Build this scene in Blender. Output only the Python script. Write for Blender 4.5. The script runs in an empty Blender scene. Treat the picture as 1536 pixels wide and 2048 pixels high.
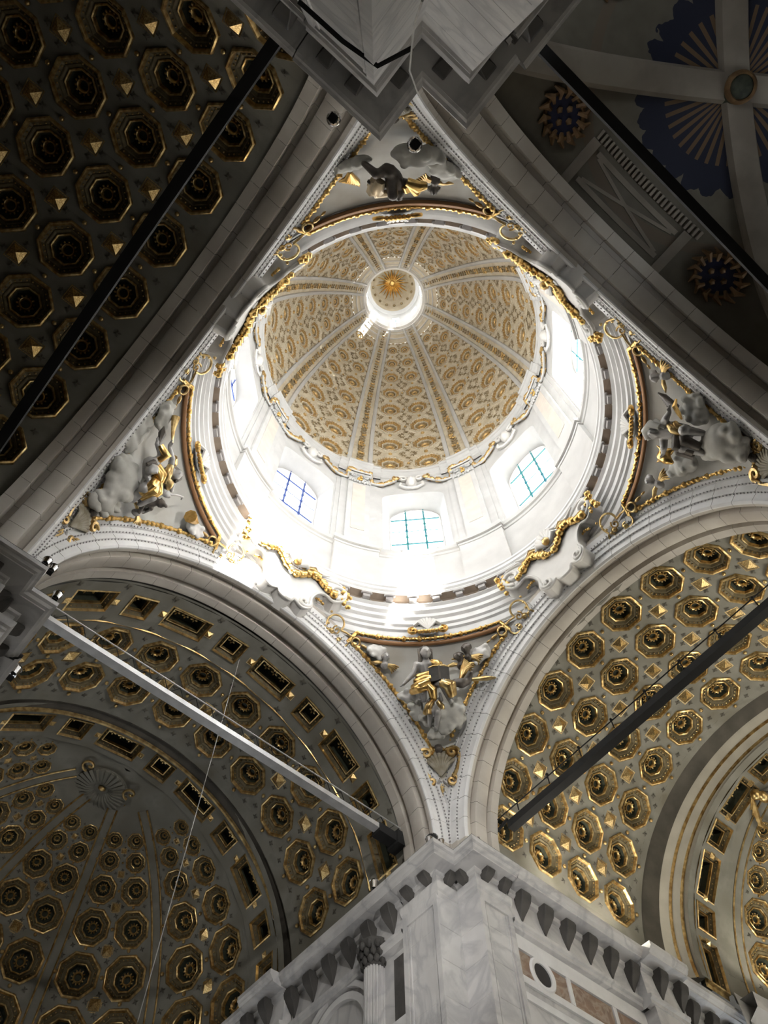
import bpy, bmesh, math, random
from math import sin, cos, pi, sqrt, radians as R_, atan2, hypot
from mathutils import Matrix, Vector
random.seed(7)
sc = bpy.context.scene
COL = sc.collection

# ------------------------------------------------------------------ camera
CAMP = Vector((-6.055, -5.386, 1.6)); FPX = 1601.564
ya, pt_, ro = R_(48.705), R_(66.676), R_(-1.240)
fw = Vector((cos(ya)*cos(pt_), sin(ya)*cos(pt_), sin(pt_)))
rt = Vector((sin(ya), -cos(ya), 0)); up = rt.cross(fw)
r2 = rt*cos(ro)+up*sin(ro); u2 = -rt*sin(ro)+up*cos(ro)
cd = bpy.data.cameras.new('camera'); cam = bpy.data.objects.new('camera', cd); COL.objects.link(cam)
cam.matrix_world = Matrix(((r2.x, u2.x, -fw.x, CAMP.x), (r2.y, u2.y, -fw.y, CAMP.y), (r2.z, u2.z, -fw.z, CAMP.z), (0, 0, 0, 1)))
cd.sensor_fit = 'VERTICAL'; cd.sensor_height = 24.0; cd.lens = 24.0*FPX/2048.0
cd.clip_start = .05; cd.clip_end = 300
sc.camera = cam

# ------------------------------------------------------------------ sky, sun, exposure
w = bpy.data.worlds.new('sky'); sc.world = w; w.use_nodes = True
bg = w.node_tree.nodes['Background']; bg.inputs[0].default_value = (.88, .94, 1.0, 1); bg.inputs[1].default_value = 5.0
SUN_DIR = Vector((-.075, .862, -.50)).normalized()      # direction the light travels
sl = bpy.data.lights.new('sun', 'SUN'); sl.energy = 90.0; sl.angle = R_(.6); sl.color = (1, .94, .84)
so = bpy.data.objects.new('sun', sl); COL.objects.link(so)
so.rotation_euler = SUN_DIR.to_track_quat('-Z', 'Y').to_euler(); so.location = (30, -30, 70)
def area(name, loc, tgt, size, size_y, energy, color=(1, 1, 1)):
    l = bpy.data.lights.new(name, 'AREA'); l.shape = 'RECTANGLE'; l.size = size; l.size_y = size_y; l.energy = energy; l.color = color
    o = bpy.data.objects.new(name, l); COL.objects.link(o); o.location = loc
    o.rotation_euler = (Vector(tgt)-Vector(loc)).to_track_quat('-Z', 'Y').to_euler(); return o
for lx, ly, e in ((10.6, 6.15, 1.), (12.9, 6.15, 1.), (10.8, -6.15, 1.3), (13.0, -6.15, 1.3), (18.5, 4.6, .8), (19.0, -4.4, .8)):     # lamps on the lit transept's cornice
    area('cornice_lamp', (lx, ly, 18.45), (lx, -ly*.25, 24.5), .5, .25, 62*e, (1, .93, .78))
def spot(name, loc, tgt, energy, deg, color=(1, 1, 1), r=.3):
    l = bpy.data.lights.new(name, 'SPOT'); l.energy = energy; l.spot_size = R_(deg); l.spot_blend = .8; l.color = color; l.shadow_soft_size = r
    o = bpy.data.objects.new(name, l); COL.objects.link(o); o.location = loc; o.rotation_euler = (Vector(tgt)-Vector(loc)).to_track_quat('-Z', 'Y').to_euler()
spot('pier_fill', (-6.0, 2.0, 8.0), (6.4, 7.0, 15.6), 1500, 20, (1, .97, .93)); spot('pier_fill', (2.0, -6.0, 8.0), (7.6, 6.3, 15.5), 1100, 46, (1, .97, .93))  # unseen fill spots added in mid-air to brighten the white pier
spot('cornice_fill', (-5.75, -6.15, 18.7), (1.5, 8.0, 22.5), 1500, 80, (1, .97, .92), .15); spot('cornice_fill', (5.9, -6.2, 18.7), (-2.5, 7.5, 26.5), 1800, 50, (1, .97, .92), .15)  # fill floods added: at the overhead pier's spotlight and on the unseen pier
vs = sc.view_settings; vs.view_transform = 'Standard'; vs.look = 'None'; vs.exposure = 1.05; vs.gamma = 1.0; vs.use_curve_mapping = False
sc.cycles.use_denoising = True
sc.cycles.max_bounces = 10; sc.cycles.diffuse_bounces = 6; sc.cycles.glossy_bounces = 4; sc.cycles.transparent_max_bounces = 8
sc.cycles.caustics_reflective = False; sc.cycles.caustics_refractive = False
sc.cycles.sample_clamp_indirect = 12.0

# ------------------------------------------------------------------ materials
MATS = {}
def mat(name, col, rough=.6, metal=0., col2=None, scale=3., detail=6., vein=None, veinscale=1.2, bump=0., dirt=None, dirtscale=1.5, ramp=(.35, .65)):
    m = bpy.data.materials.new(name); m.use_nodes = True; n = m.node_tree.nodes; L = m.node_tree.links
    b = n['Principled BSDF']; b.inputs['Roughness'].default_value = rough; b.inputs['Metallic'].default_value = metal
    tc = n.new('ShaderNodeTexCoord'); out = None
    def noise(sc_, det, dist=0.):
        t = n.new('ShaderNodeTexNoise'); t.inputs['Scale'].default_value = sc_; t.inputs['Detail'].default_value = det
        t.inputs['Distortion'].default_value = dist; L.new(tc.outputs['Object'], t.inputs['Vector']); return t
    def rampn(src, a, b_, lo, hi):
        r = n.new('ShaderNodeValToRGB'); e = r.color_ramp.elements
        e[0].position = lo; e[1].position = hi; e[0].color = (*a, 1); e[1].color = (*b_, 1); L.new(src, r.inputs[0]); return r
    c2 = col2 or tuple(c*.8 for c in col)
    nz = noise(scale, detail); r = rampn(nz.outputs['Fac'], c2, col, *ramp); out = r.outputs[0]
    def mix(fac, a, colb):
        x = n.new('ShaderNodeMix'); x.data_type = 'RGBA'; L.new(fac, x.inputs['Factor']); L.new(a, x.inputs['A']); x.inputs['B'].default_value = (*colb, 1)
        return x.outputs['Result']
    if vein:
        t = noise(veinscale, 8, 1.6)
        v = rampn(t.outputs['Fac'], (0, 0, 0), (0, 0, 0), .42, .58); v.color_ramp.elements.new(.5).color = (.75, .75, .75, 1)
        out = mix(v.outputs[0], out, vein)
    if dirt:
        t = noise(dirtscale, 5); v = rampn(t.outputs['Fac'], (0, 0, 0), (.8, .8, .8), .48, .72); out = mix(v.outputs[0], out, dirt)
    L.new(out, b.inputs['Base Color'])
    if bump:
        bn = n.new('ShaderNodeBump'); bn.inputs['Strength'].default_value = bump; bn.inputs['Distance'].default_value = .03
        L.new(nz.outputs['Fac'], bn.inputs['Height']); L.new(bn.outputs[0], b.inputs['Normal'])
    MATS[name] = m; return m
M_MARBLE = mat('white_marble', (.62, .61, .60), .5, col2=(.54, .53, .52), vein=(.40, .40, .41), veinscale=.55, scale=1.3)
M_ARCH = mat('arch_stone', (.57, .535, .48), .7, col2=(.47, .43, .38), scale=.9, dirt=(.40, .36, .31), dirtscale=.5)
M_FASCIA = mat('pale_moulding', (.74, .735, .73), .55, col2=(.66, .655, .65), scale=2.)
M_DENTIL = mat('grey_dentil', (.36, .35, .35), .8)  # one even mid grey, also used for the window frames
M_STUCCO = mat('white_stucco', (.74, .72, .69), .6, col2=(.66, .64, .61), scale=1.5)
M_DRUM = mat('bright_stucco', (.56, .55, .535), .6, col2=(.49, .483, .47), scale=1.2)
M_FIELD = mat('grey_stucco_field', (.58, .57, .53), .75, col2=(.49, .48, .45), scale=1., dirt=(.42, .38, .32), dirtscale=.8)
M_CLOUD = mat('cloud_stucco', (.56, .55, .51), .75, col2=(.44, .43, .39), scale=2.)
M_FLESH = mat('silvered_stucco', (.50, .49, .48), .45, .25, col2=(.34, .33, .32), scale=3.)
M_DARKFIG = mat('tarnished_figure', (.16, .14, .125), .45, .3, col2=(.08, .07, .06), scale=4.)
M_GOLD = mat('gilding', (.90, .62, .24), .30, 1., col2=(.62, .38, .12), scale=6., bump=.15)
M_GOLD2 = mat('old_gilding', (.78, .60, .29), .36, .9, col2=(.36, .22, .08), scale=5., bump=.15)
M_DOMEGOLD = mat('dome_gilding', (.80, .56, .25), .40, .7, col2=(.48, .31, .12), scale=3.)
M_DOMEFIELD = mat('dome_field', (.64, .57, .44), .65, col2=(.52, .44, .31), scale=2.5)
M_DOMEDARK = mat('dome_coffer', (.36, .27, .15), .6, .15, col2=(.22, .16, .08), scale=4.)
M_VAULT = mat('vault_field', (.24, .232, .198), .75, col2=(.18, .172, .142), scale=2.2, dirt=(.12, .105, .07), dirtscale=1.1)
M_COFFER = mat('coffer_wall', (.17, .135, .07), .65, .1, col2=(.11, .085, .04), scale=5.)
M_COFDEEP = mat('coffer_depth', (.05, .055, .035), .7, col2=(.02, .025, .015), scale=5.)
M_FLORET = mat('dark_floret', (.10, .09, .07), .7)
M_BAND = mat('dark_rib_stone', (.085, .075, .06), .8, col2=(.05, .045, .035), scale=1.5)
M_CREAM = mat('cream_rib', (.50, .47, .40), .65, col2=(.42, .39, .33), scale=1.5)
M_NAVE = mat('nave_rib', (.26, .225, .18), .7, col2=(.19, .16, .125), scale=1.)
M_BROWN = mat('brown_marble', (.30, .20, .145), .5, col2=(.20, .14, .11), scale=2.5, vein=(.40, .33, .27), veinscale=1.5)
M_BEIGE = mat('beige_marble', (.66, .60, .52), .5, col2=(.58, .52, .46), scale=2.)
M_BLACK = mat('black_stone', (.03, .03, .035), .4)
M_CONSOLE = mat('dark_console', (.085, .08, .075), .8, col2=(.055, .052, .05))  # darkened stone carries the shade under the consoles in its colour
M_IRON = mat('black_iron', (.012, .012, .012), .9)
M_STEEL = mat('painted_steel', (.60, .60, .60), .35, .3)
M_CHROME = mat('chrome', (.85, .85, .86), .12, 1.)
M_CABLE = mat('cable', (.45, .44, .42), .5)
M_GREEN = mat('green_lead', (.03, .22, .20), .5, col2=(.02, .16, .22))
M_BLUELEAD = mat('blue_lead', (.05, .09, .30), .5)
M_BLUE = mat('painted_blue', (.010, .012, .035), .7, col2=(.008, .012, .05), scale=2.)
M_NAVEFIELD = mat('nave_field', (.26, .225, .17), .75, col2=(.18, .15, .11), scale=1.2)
M_NAVEGOLD = mat('nave_gold', (.24, .14, .06), .6, .2, col2=(.13, .07, .03), scale=5.)
M_FLOOR = mat('floor_stone', (.10, .092, .082), .6, col2=(.07, .064, .056), scale=1.)
M_SHELL = mat('tarnished_shell', (.34, .31, .25), .6, .15, col2=(.22, .19, .13), scale=4.)
M_SHADEBROWN = mat('shade_brown', (.24, .12, .05), .5, .4, col2=(.24, .12, .05), scale=3.)  # brown that paints in a shadow band, for the strip below the ring
def glass(name, col, e, t):
    m = bpy.data.materials.new(name); m.use_nodes = True; n = m.node_tree.nodes; L = m.node_tree.links
    n.remove(n['Principled BSDF']); o = n['Material Output']
    em = n.new('ShaderNodeEmission'); em.inputs[0].default_value = (*col, 1); em.inputs[1].default_value = e
    tr = n.new('ShaderNodeBsdfTransparent'); tr.inputs[0].default_value = (.95, .97, 1, 1)
    gl = n.new('ShaderNodeBsdfGlossy'); gl.inputs['Roughness'].default_value = .1
    mx = n.new('ShaderNodeMixShader'); mx.inputs[0].default_value = t
    mg = n.new('ShaderNodeMixShader'); mg.inputs[0].default_value = .05
    L.new(em.outputs[0], mx.inputs[1]); L.new(tr.outputs[0], mx.inputs[2])
    L.new(mx.outputs[0], mg.inputs[1]); L.new(gl.outputs[0], mg.inputs[2]); L.new(mg.outputs[0], o.inputs[0]); return m
M_PANE = glass('lit_window_glass', (.97, .98, 1.0), 4.5, .55)
M_PANE_SUN = glass('sunward_window_glass', (1.0, .985, .95), 20.0, .55)
M_PANE2 = glass('apse_window_glass', (1.0, .93, .78), 2.0, .3)
M_PANE3 = glass('choir_fill_glass', (1.0, .95, .86), 0.8, .3)  # faint glow for unseen choir apse panes, added as fill light

# ------------------------------------------------------------------ mesh helpers
class MB:
    def __init__(s): s.v = []; s.f = []
    def add(s, vs_, fs_):
        b = len(s.v); s.v += [tuple(x) for x in vs_]; s.f += [tuple(i+b for i in f) for f in fs_]; return s
    def box(s, c, d, M=None):
        x, y, z = d[0]/2, d[1]/2, d[2]/2
        vs_ = [Vector((i*x, j*y, k*z)) for i in (-1, 1) for j in (-1, 1) for k in (-1, 1)]
        vs_ = [(M @ p if M else p)+Vector(c) for p in vs_]
        return s.add(vs_, [(0, 1, 3, 2), (4, 6, 7, 5), (0, 4, 5, 1), (2, 3, 7, 6), (0, 2, 6, 4), (1, 5, 7, 3)])
    def grid(s, rows, closed_u=False, closed_v=False):
        nu, nv = len(rows), len(rows[0]); b = len(s.v)
        for r in rows: s.v += [tuple(p) for p in r]
        for i in range(nu if closed_u else nu-1):
            for j in range(nv if closed_v else nv-1):
                i2, j2 = (i+1) % nu, (j+1) % nv
                s.f.append((b+i*nv+j, b+i2*nv+j, b+i2*nv+j2, b+i*nv+j2))
        return s
    def tube(s, pts, rad, n=6, caps=True):
        pts = [Vector(p) for p in pts]; k = len(pts)
        rr = rad if isinstance(rad, (list, tuple)) else [rad]*k
        rows = []; prev = None
        for i, p in enumerate(pts):
            t = (pts[min(i+1, k-1)]-pts[max(i-1, 0)])
            t = t.normalized() if t.length > 1e-9 else Vector((0, 0, 1))
            if prev is None: prev = t.orthogonal().normalized()
            nrm = (prev-t*prev.dot(t)); nrm = nrm.normalized() if nrm.length > 1e-6 else t.orthogonal().normalized(); prev = nrm
            bn = t.cross(nrm)
            rows.append([p+(nrm*cos(2*pi*j/n)+bn*sin(2*pi*j/n))*rr[i] for j in range(n)])
        b = len(s.v); s.grid(rows, closed_v=True)
        if caps:
            s.f.append(tuple(b+j for j in range(n))[::-1]); s.f.append(tuple(b+(k-1)*n+j for j in range(n)))
        return s
    def ball(s, c, r, nu=8, nv=5, M=None):
        rx, ry, rz = (r, r, r) if not isinstance(r, (tuple, list)) else r
        c = Vector(c); rows = []; b = len(s.v)
        for i in range(1, nv):
            a = pi*i/nv
            for j in range(nu):
                p = Vector((rx*sin(a)*cos(2*pi*j/nu), ry*sin(a)*sin(2*pi*j/nu), rz*cos(a)))
                s.v.append(tuple((M @ p if M else p)+c))
        for i in range(nv-2):
            for j in range(nu): s.f.append((b+i*nu+j, b+(i+1)*nu+j, b+(i+1)*nu+(j+1) % nu, b+i*nu+(j+1) % nu))
        t = len(s.v); q = Vector((0, 0, rz)); s.v.append(tuple((M @ q if M else q)+c)); s.v.append(tuple(c-(M @ q if M else q)))
        for j in range(nu):
            s.f.append((t, b+j, b+(j+1) % nu)); e = b+(nv-2)*nu; s.f.append((t+1, e+(j+1) % nu, e+j))
        return s
    def lathe(s, prof, n=48, a0=0., a1=2*pi, c=(0, 0, 0)):
        full = abs(a1-a0-2*pi) < 1e-6
        rows = [[(c[0]+r*cos(a), c[1]+r*sin(a), c[2]+z) for r, z in prof] for a in [a0+(a1-a0)*i/n for i in range(n if full else n+1)]]
        return s.grid(rows, closed_u=full)
    def prism(s, outline, fn, d):        # outline in (a,b), fn(a,b,w)->point ; thickness 0..d with a rounded edge
        n = len(outline); cx = sum(p[0] for p in outline)/n; cy = sum(p[1] for p in outline)/n
        rows = []
        for k, wv in ((1., -.02), (1., d*.6), (.94, d)):
            rows.append([fn(cx+(a-cx)*k, cy+(b-cy)*k, wv) for a, b in outline])
        b0 = len(s.v); s.grid(rows, closed_v=True); s.f.append(tuple(b0+2*n+i for i in range(n))); return s
    def xf(s, M): s.v = [tuple(M @ Vector(p)) for p in s.v]; return s
WM = {}
def link(o, parent=None, M=None):
    COL.objects.link(o); M = M or Matrix()
    if parent is not None:
        o.parent = parent; o.matrix_parent_inverse = WM[parent.name].inverted(); o.matrix_basis = M
    else: o.matrix_basis = M
    WM[o.name] = M; return o
def mesh(name, mb, m, smooth=40):
    me = bpy.data.meshes.new(name); me.from_pydata(mb.v, [], mb.f)
    for x in (m if isinstance(m, (list, tuple)) else [m]): me.materials.append(x)
    if smooth:
        me.shade_smooth(); me.set_sharp_from_angle(angle=R_(smooth))
    me.update(); return me
def obj(name, mb, m, parent=None, smooth=40, M=None, **kw):
    me = mb if isinstance(mb, bpy.types.Mesh) else mesh(name, mb, m, smooth)
    o = bpy.data.objects.new(name, me); link(o, parent, M)
    for k, v in kw.items(): o[k] = v
    return o
def thing(name, loc, label=None, cat=None, group=None, kind=None):
    o = bpy.data.objects.new(name, None); o.empty_display_size = .2; link(o, None, Matrix.Translation(Vector(loc)))
    return tag(o, label, cat, group, kind)
def tag(o, label=None, cat=None, group=None, kind=None):
    for k, v in (('label', label), ('category', cat), ('group', group), ('kind', kind)):
        if v: o[k] = v
    return o

# ------------------------------------------------------------------ overall dimensions (metres)
ZC, ASP, ZTOP = 18.725, .944, 18.0          # arch centre height, arch flattening, top of the pier cornice
RS, SZ = 9.75, 18.6                         # pendentive sphere
def ell(u, Rr, zc=ZC, a=ASP): return Rr*cos(u), zc+a*Rr*sin(u)
AX = {'A': lambda s, n, z: (s, n, z), 'B': lambda s, n, z: (n, s, z), 'C': lambda s, n, z: (-n, s, z), 'D': lambda s, n, z: (s, -n, z)}
WHERE = {'A': 'choir', 'B': 'lit transept', 'C': 'dark transept', 'D': 'nave'}

# ------------------------------------------------------------------ coffered surfaces
T8 = math.tan(pi/8)
OCT = [(cos(pi/8+k*pi/4)/cos(pi/8), sin(pi/8+k*pi/4)/cos(pi/8)) for k in range(8)]
def octring(r, z): return [(x*r, y*r, z) for x, y in OCT]
def step(mb, prof, ring=octring): return mb.grid([ring(r, z) for r, z in prof], closed_v=True)
def rectring(ax, ay):
    def f(r, z):
        g = 1-r
        return [((ax-g)*x, (ay-g)*y, z) for x, y in ((1, -1), (1, 1), (-1, 1), (-1, -1))]
    return f
def coffer_meshes(wall, gold, deep, rim=None):
    a = MB(); step(a, [(.93, .03), (.88, -.04), (.76, -.16), (.74, -.13), (.70, -.14), (.57, -.28)])
    b = MB(); step(b, [(1.26, -.16), (1.05, -.10), (1.04, -.03), (1.02, .06), (.97, .10), (.92, .08), (.89, .02), (.87, -.06)])
    step(b, [(.60, -.30), (.595, -.20), (.56, -.17), (.52, -.20), (.50, -.34)])
    for k in range(24):
        q = 2*pi*k/24; rr = .80/ max(abs(cos(((q+pi/8) % (pi/4))-pi/8)), .01)
        b.ball((rr*cos(q), rr*sin(q), -.07), .042, 4, 3)
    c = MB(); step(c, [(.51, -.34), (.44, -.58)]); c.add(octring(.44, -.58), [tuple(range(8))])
    d = MB(); n = 12
    for k in range(n):
        q = 2*pi*k/n; d.ball((.31*cos(q), .31*sin(q), -.46), (.06, .05, .05), 5, 4, Matrix.Rotation(q, 3, 'Z'))
    d.lathe([(.27, -.58), (.27, -.42), (.23, -.38), (.18, -.42), (.17, -.57)], 16)
    return (mesh('coffer', a, wall, 30), mesh('gilt_rim', b, rim or gold, 30), mesh('coffer_well', c, deep, 30), mesh('rosette', d, gold, 50))
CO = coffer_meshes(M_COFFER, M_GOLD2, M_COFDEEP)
def rect_meshes(ax, ay):
    rg = rectring(ax, ay)
    a = MB(); step(a, [(.97, .02), (.95, -.05), (.87, -.18), (.85, -.15), (.80, -.17)], rg)
    b = MB(); step(b, [(1.1, -.10), (1., -.06), (1., .05), (.965, .07), (.94, -.02)], rg); step(b, [(.825, -.19), (.82, -.11), (.785, -.11), (.775, -.21)], rg)
    for sx in (-1, 1):
        nx = max(2, int((ax-.12)*2/.17))
        for k in range(nx+1): b.ball(((ax-.12)*(2*k/nx-1), sx*(ay-.12), -.06), .026, 4, 3)
        ny = max(2, int((ay-.12)*2/.17))
        for k in range(1, ny): b.ball((sx*(ax-.12), (ay-.12)*(2*k/ny-1), -.06), .026, 4, 3)
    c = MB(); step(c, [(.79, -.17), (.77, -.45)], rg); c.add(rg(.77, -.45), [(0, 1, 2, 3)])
    d = MB()
    nl = 3 if ax > 1.3*ay or ay > 1.3*ax else 1
    for i in range(nl):
        t = (i-(nl-1)/2)*.34; px, py = (t, 0) if ax > ay else (0, t)
        for k in range(5): d.ball((px+.09*cos(1.256*k), py+.09*sin(1.256*k), -.42), (.07, .045, .05), 5, 3, Matrix.Rotation(1.256*k, 3, 'Z'))
    return (mesh('panel_coffer', a, M_COFFER, 30), mesh('gilt_frame', b, M_GOLD2, 30), mesh('panel_well', c, M_COFDEEP, 30), mesh('leaf_spray', d, M_GOLD2, 50))
pyr = MB(); pyr.add([(1, 1, 0), (-1, 1, 0), (-1, -1, 0), (1, -1, 0), (0, 0, .75)], [(0, 1, 4), (1, 2, 4), (2, 3, 4), (3, 0, 4)])
pyr.box((1.12, 0, 0), (.14, 2.4, .12)); pyr.box((-1.12, 0, 0), (.14, 2.4, .12)); pyr.box((0, 1.12, 0), (2.1, .14, .12)); pyr.box((0, -1.12, 0), (2.1, .14, .12))
PYR = mesh('gilt_pyramid', pyr, M_GOLD2, 0)
def frame(F, u, v, inward):
    e = 1e-3; p = Vector(F(u, v)); eu = (Vector(F(u+e, v))-p).normalized(); ev = (Vector(F(u, v+e))-p)
    n = eu.cross(ev).normalized()
    if n.dot(inward(p)) < 0: n = -n
    ev = n.cross(eu).normalized(); return p, eu, ev, n
def fmat(p, eu, ev, n, su, sv, sn):
    return Matrix(((eu.x*su, ev.x*sv, n.x*sn, p.x), (eu.y*su, ev.y*sv, n.y*sn, p.y), (eu.z*su, ev.z*sv, n.z*sn, p.z), (0, 0, 0, 1)))
def put(meshes, names, parent, Mx):
    a = obj(names[0], meshes[0], None, parent, M=Mx)
    for m_, nm in zip(meshes[1:], names[1:]): obj(nm, m_, None, a, M=Mx)
    return a
def cell_hole(mb, F, u0, u1, v0, v1, ru, rv, kind='oct'):
    """surface patch u0..u1 x v0..v1 with an octagonal (or square) hole of half-sizes ru, rv (in u and v units)"""
    uc, vc = (u0+u1)/2, (v0+v1)/2; hu, hv = (u1-u0)/2, (v1-v0)/2
    if kind == 'oct':
        inner = [(uc+x*ru, vc+y*rv) for x, y in OCT]
        outer = []
        for x, y in OCT:
            if abs(x) > abs(y): outer.append((uc+hu*(1 if x > 0 else -1), vc+y*hv))
            else: outer.append((uc+x*hu, vc+hv*(1 if y > 0 else -1)))
        pts = [F(*q) for q in inner+outer]; cor = [F(uc+sx*hu, vc+sy*hv) for sx, sy in ((1, 1), (-1, 1), (-1, -1), (1, -1))]
        fs = []
        for k in range(8):
            k2 = (k+1) % 8
            if k % 2 == 1: fs.append((k, k2, 8+k2, 8+k))
            else: fs.append((k, k2, 8+k2, 16+[0, 1, 2, 3][k//2], 8+k))
        mb.add(pts+cor, fs)
    else:
        inner = [(uc+x*ru, vc+y*rv) for x, y in ((1, 1), (-1, 1), (-1, -1), (1, -1))]
        outer = [(uc+x*hu, vc+y*hv) for x, y in ((1, 1), (-1, 1), (-1, -1), (1, -1))]
        mb.add([F(*q) for q in inner+outer], [(k, (k+1) % 4, 4+(k+1) % 4, 4+k) for k in range(4)])
def patch(mb, F, u0, u1, v0, v1, nu, nv):
    mb.grid([[F(u0+(u1-u0)*i/nu, v0+(v1-v0)*j/nv) for j in range(nv+1)] for i in range(nu+1)])
def floret(mb, Mx, r=.09):
    for k in range(4):
        q = k*pi/2+.4
        mb.add([Mx @ Vector(p) for p in ((0, 0, .05), (r*.5*cos(q-.5), r*.5*sin(q-.5), .03), (r*cos(q), r*sin(q), .01), (r*.5*cos(q+.5), r*.5*sin(q+.5), .03))], [(0, 1, 2, 3)])
def coffer_vault(parent, F, us, vs_, size_u, size_v, inward, holes=.72, pyramids=True, seed=0, deep=.62):
    """us, vs_: lists of cell edges. size_u(u,v): metres per unit of u, size_v likewise"""
    mb = MB(); dark = MB(); gold = MB(); rnd = random.Random(seed)
    for i in range(len(us)-1):
        for j in range(len(vs_)-1):
            u0, u1, v0, v1 = us[i], us[i+1], vs_[j], vs_[j+1]; uc, vc = (u0+u1)/2, (v0+v1)/2
            hu, hv = (u1-u0)/2, (v1-v0)/2; su, sv = size_u(uc, vc), size_v(uc, vc)
            rad = min(hu*su, hv*sv)*holes
            cell_hole(mb, F, u0, u1, v0, v1, rad*.97/su, rad*.97/sv)
            p, eu, ev, n = frame(F, uc, vc, inward); p = p+n*(rad*rad*.07)
            a, b = rad, rad
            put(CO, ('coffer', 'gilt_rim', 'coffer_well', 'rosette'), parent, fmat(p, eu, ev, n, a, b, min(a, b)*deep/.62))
            for du, dv in ((.62, .92), (.92, .62), (-.62, .92), (.92, -.62), (.0, .97), (.97, .0)):
                q = frame(F, uc+du*hu, vc+dv*hv, inward); m = fmat(*q, 1, 1, 1)
                if abs(du*dv) > .1: floret(dark, m, .11*a/.65)
                else: gold.ball(m @ Vector((0, 0, .04)), .07*a/.65, 6, 4)
            if pyramids and i < len(us)-2 and j < len(vs_)-2:
                q = frame(F, u1, v1, inward); s = .19*a/.65
                M4 = fmat(*q, s, s, s)
                obj('gilt_pyramid', PYR, None, parent, M=M4)
    return mb, dark, gold

# ------------------------------------------------------------------ room shell below the vaults
fl = MB(); fl.box((0, 0, -.1), (50, 50, .2)); obj('floor', fl, M_FLOOR, kind='structure')

# piers ------------------------------------------------------------------
PATH_A, PATH_B = (6.41, 7.0), (7.14, 6.25)
ENT = [(0, 16.35), (.06, 16.4), (.06, 16.52), (.12, 16.56), (.14, 16.64), (.02, 16.68), (.02, 17.4), (.10, 17.45), (.12, 17.58), (.5, 17.64), (.5, 17.70), (.56, 17.75), (.58, 17.8), (.62, 17.84), (.62, 17.98), (0, 18.0)]
CAPM = [(0, 16.85), (.05, 16.9), (.05, 16.98), (.10, 17.02), (.14, 17.14), (.14, 17.22), (.02, 17.25), (.02, 17.5), (.08, 17.53), (.10, 17.6), (.46, 17.66), (.46, 17.70), (.52, 17.73), (.56, 17.80), (.62, 17.84), (.62, 17.98), (0, 18.0)]
def sweep(path, prof, ends):
    rows = []
    for (x, y), (ex, ey) in zip(path, ends): rows.append([(x-d*ex, y-d*ey, z) for d, z in prof])
    return rows
def console_mb():
    mb = MB(); prof = [(0, .0), (.10, -.02), (.30, .0), (.33, -.10), (.28, -.28), (.16, -.45), (.05, -.62), (0, -.78)]
    wd = [.15, .16, .17, .18, .17, .14, .08, .01]
    mb.grid([[(-w_, d, z), (-w_*.9, d+.02, z), (w_*.9, d+.02, z), (w_, d, z)] for (d, z), w_ in zip(prof, wd)])
    mb.grid([[(-w_, 0, z), (-w_, d, z)] for (d, z), w_ in zip(prof, wd)]); mb.grid([[(w_, d, z), (w_, 0, z)] for (d, z), w_ in zip(prof, wd)])
    return mb
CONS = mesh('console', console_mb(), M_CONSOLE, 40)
PIERNAME = {(1, 1): 'white marble crossing pier with panelled faces below the lit arches', (-1, -1): 'crossing pier rising straight overhead at the top of the view',
            (-1, 1): 'crossing pier with dark cornice at the left end of the choir arch', (1, -1): 'crossing pier outside the right edge, between nave and lit transept'}
def flip(mb, sx, sy):
    mb.v = [(x*sx, y*sy, z) for x, y, z in mb.v]
    if sx*sy < 0: mb.f = [f[::-1] for f in mb.f]
    return mb
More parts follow.
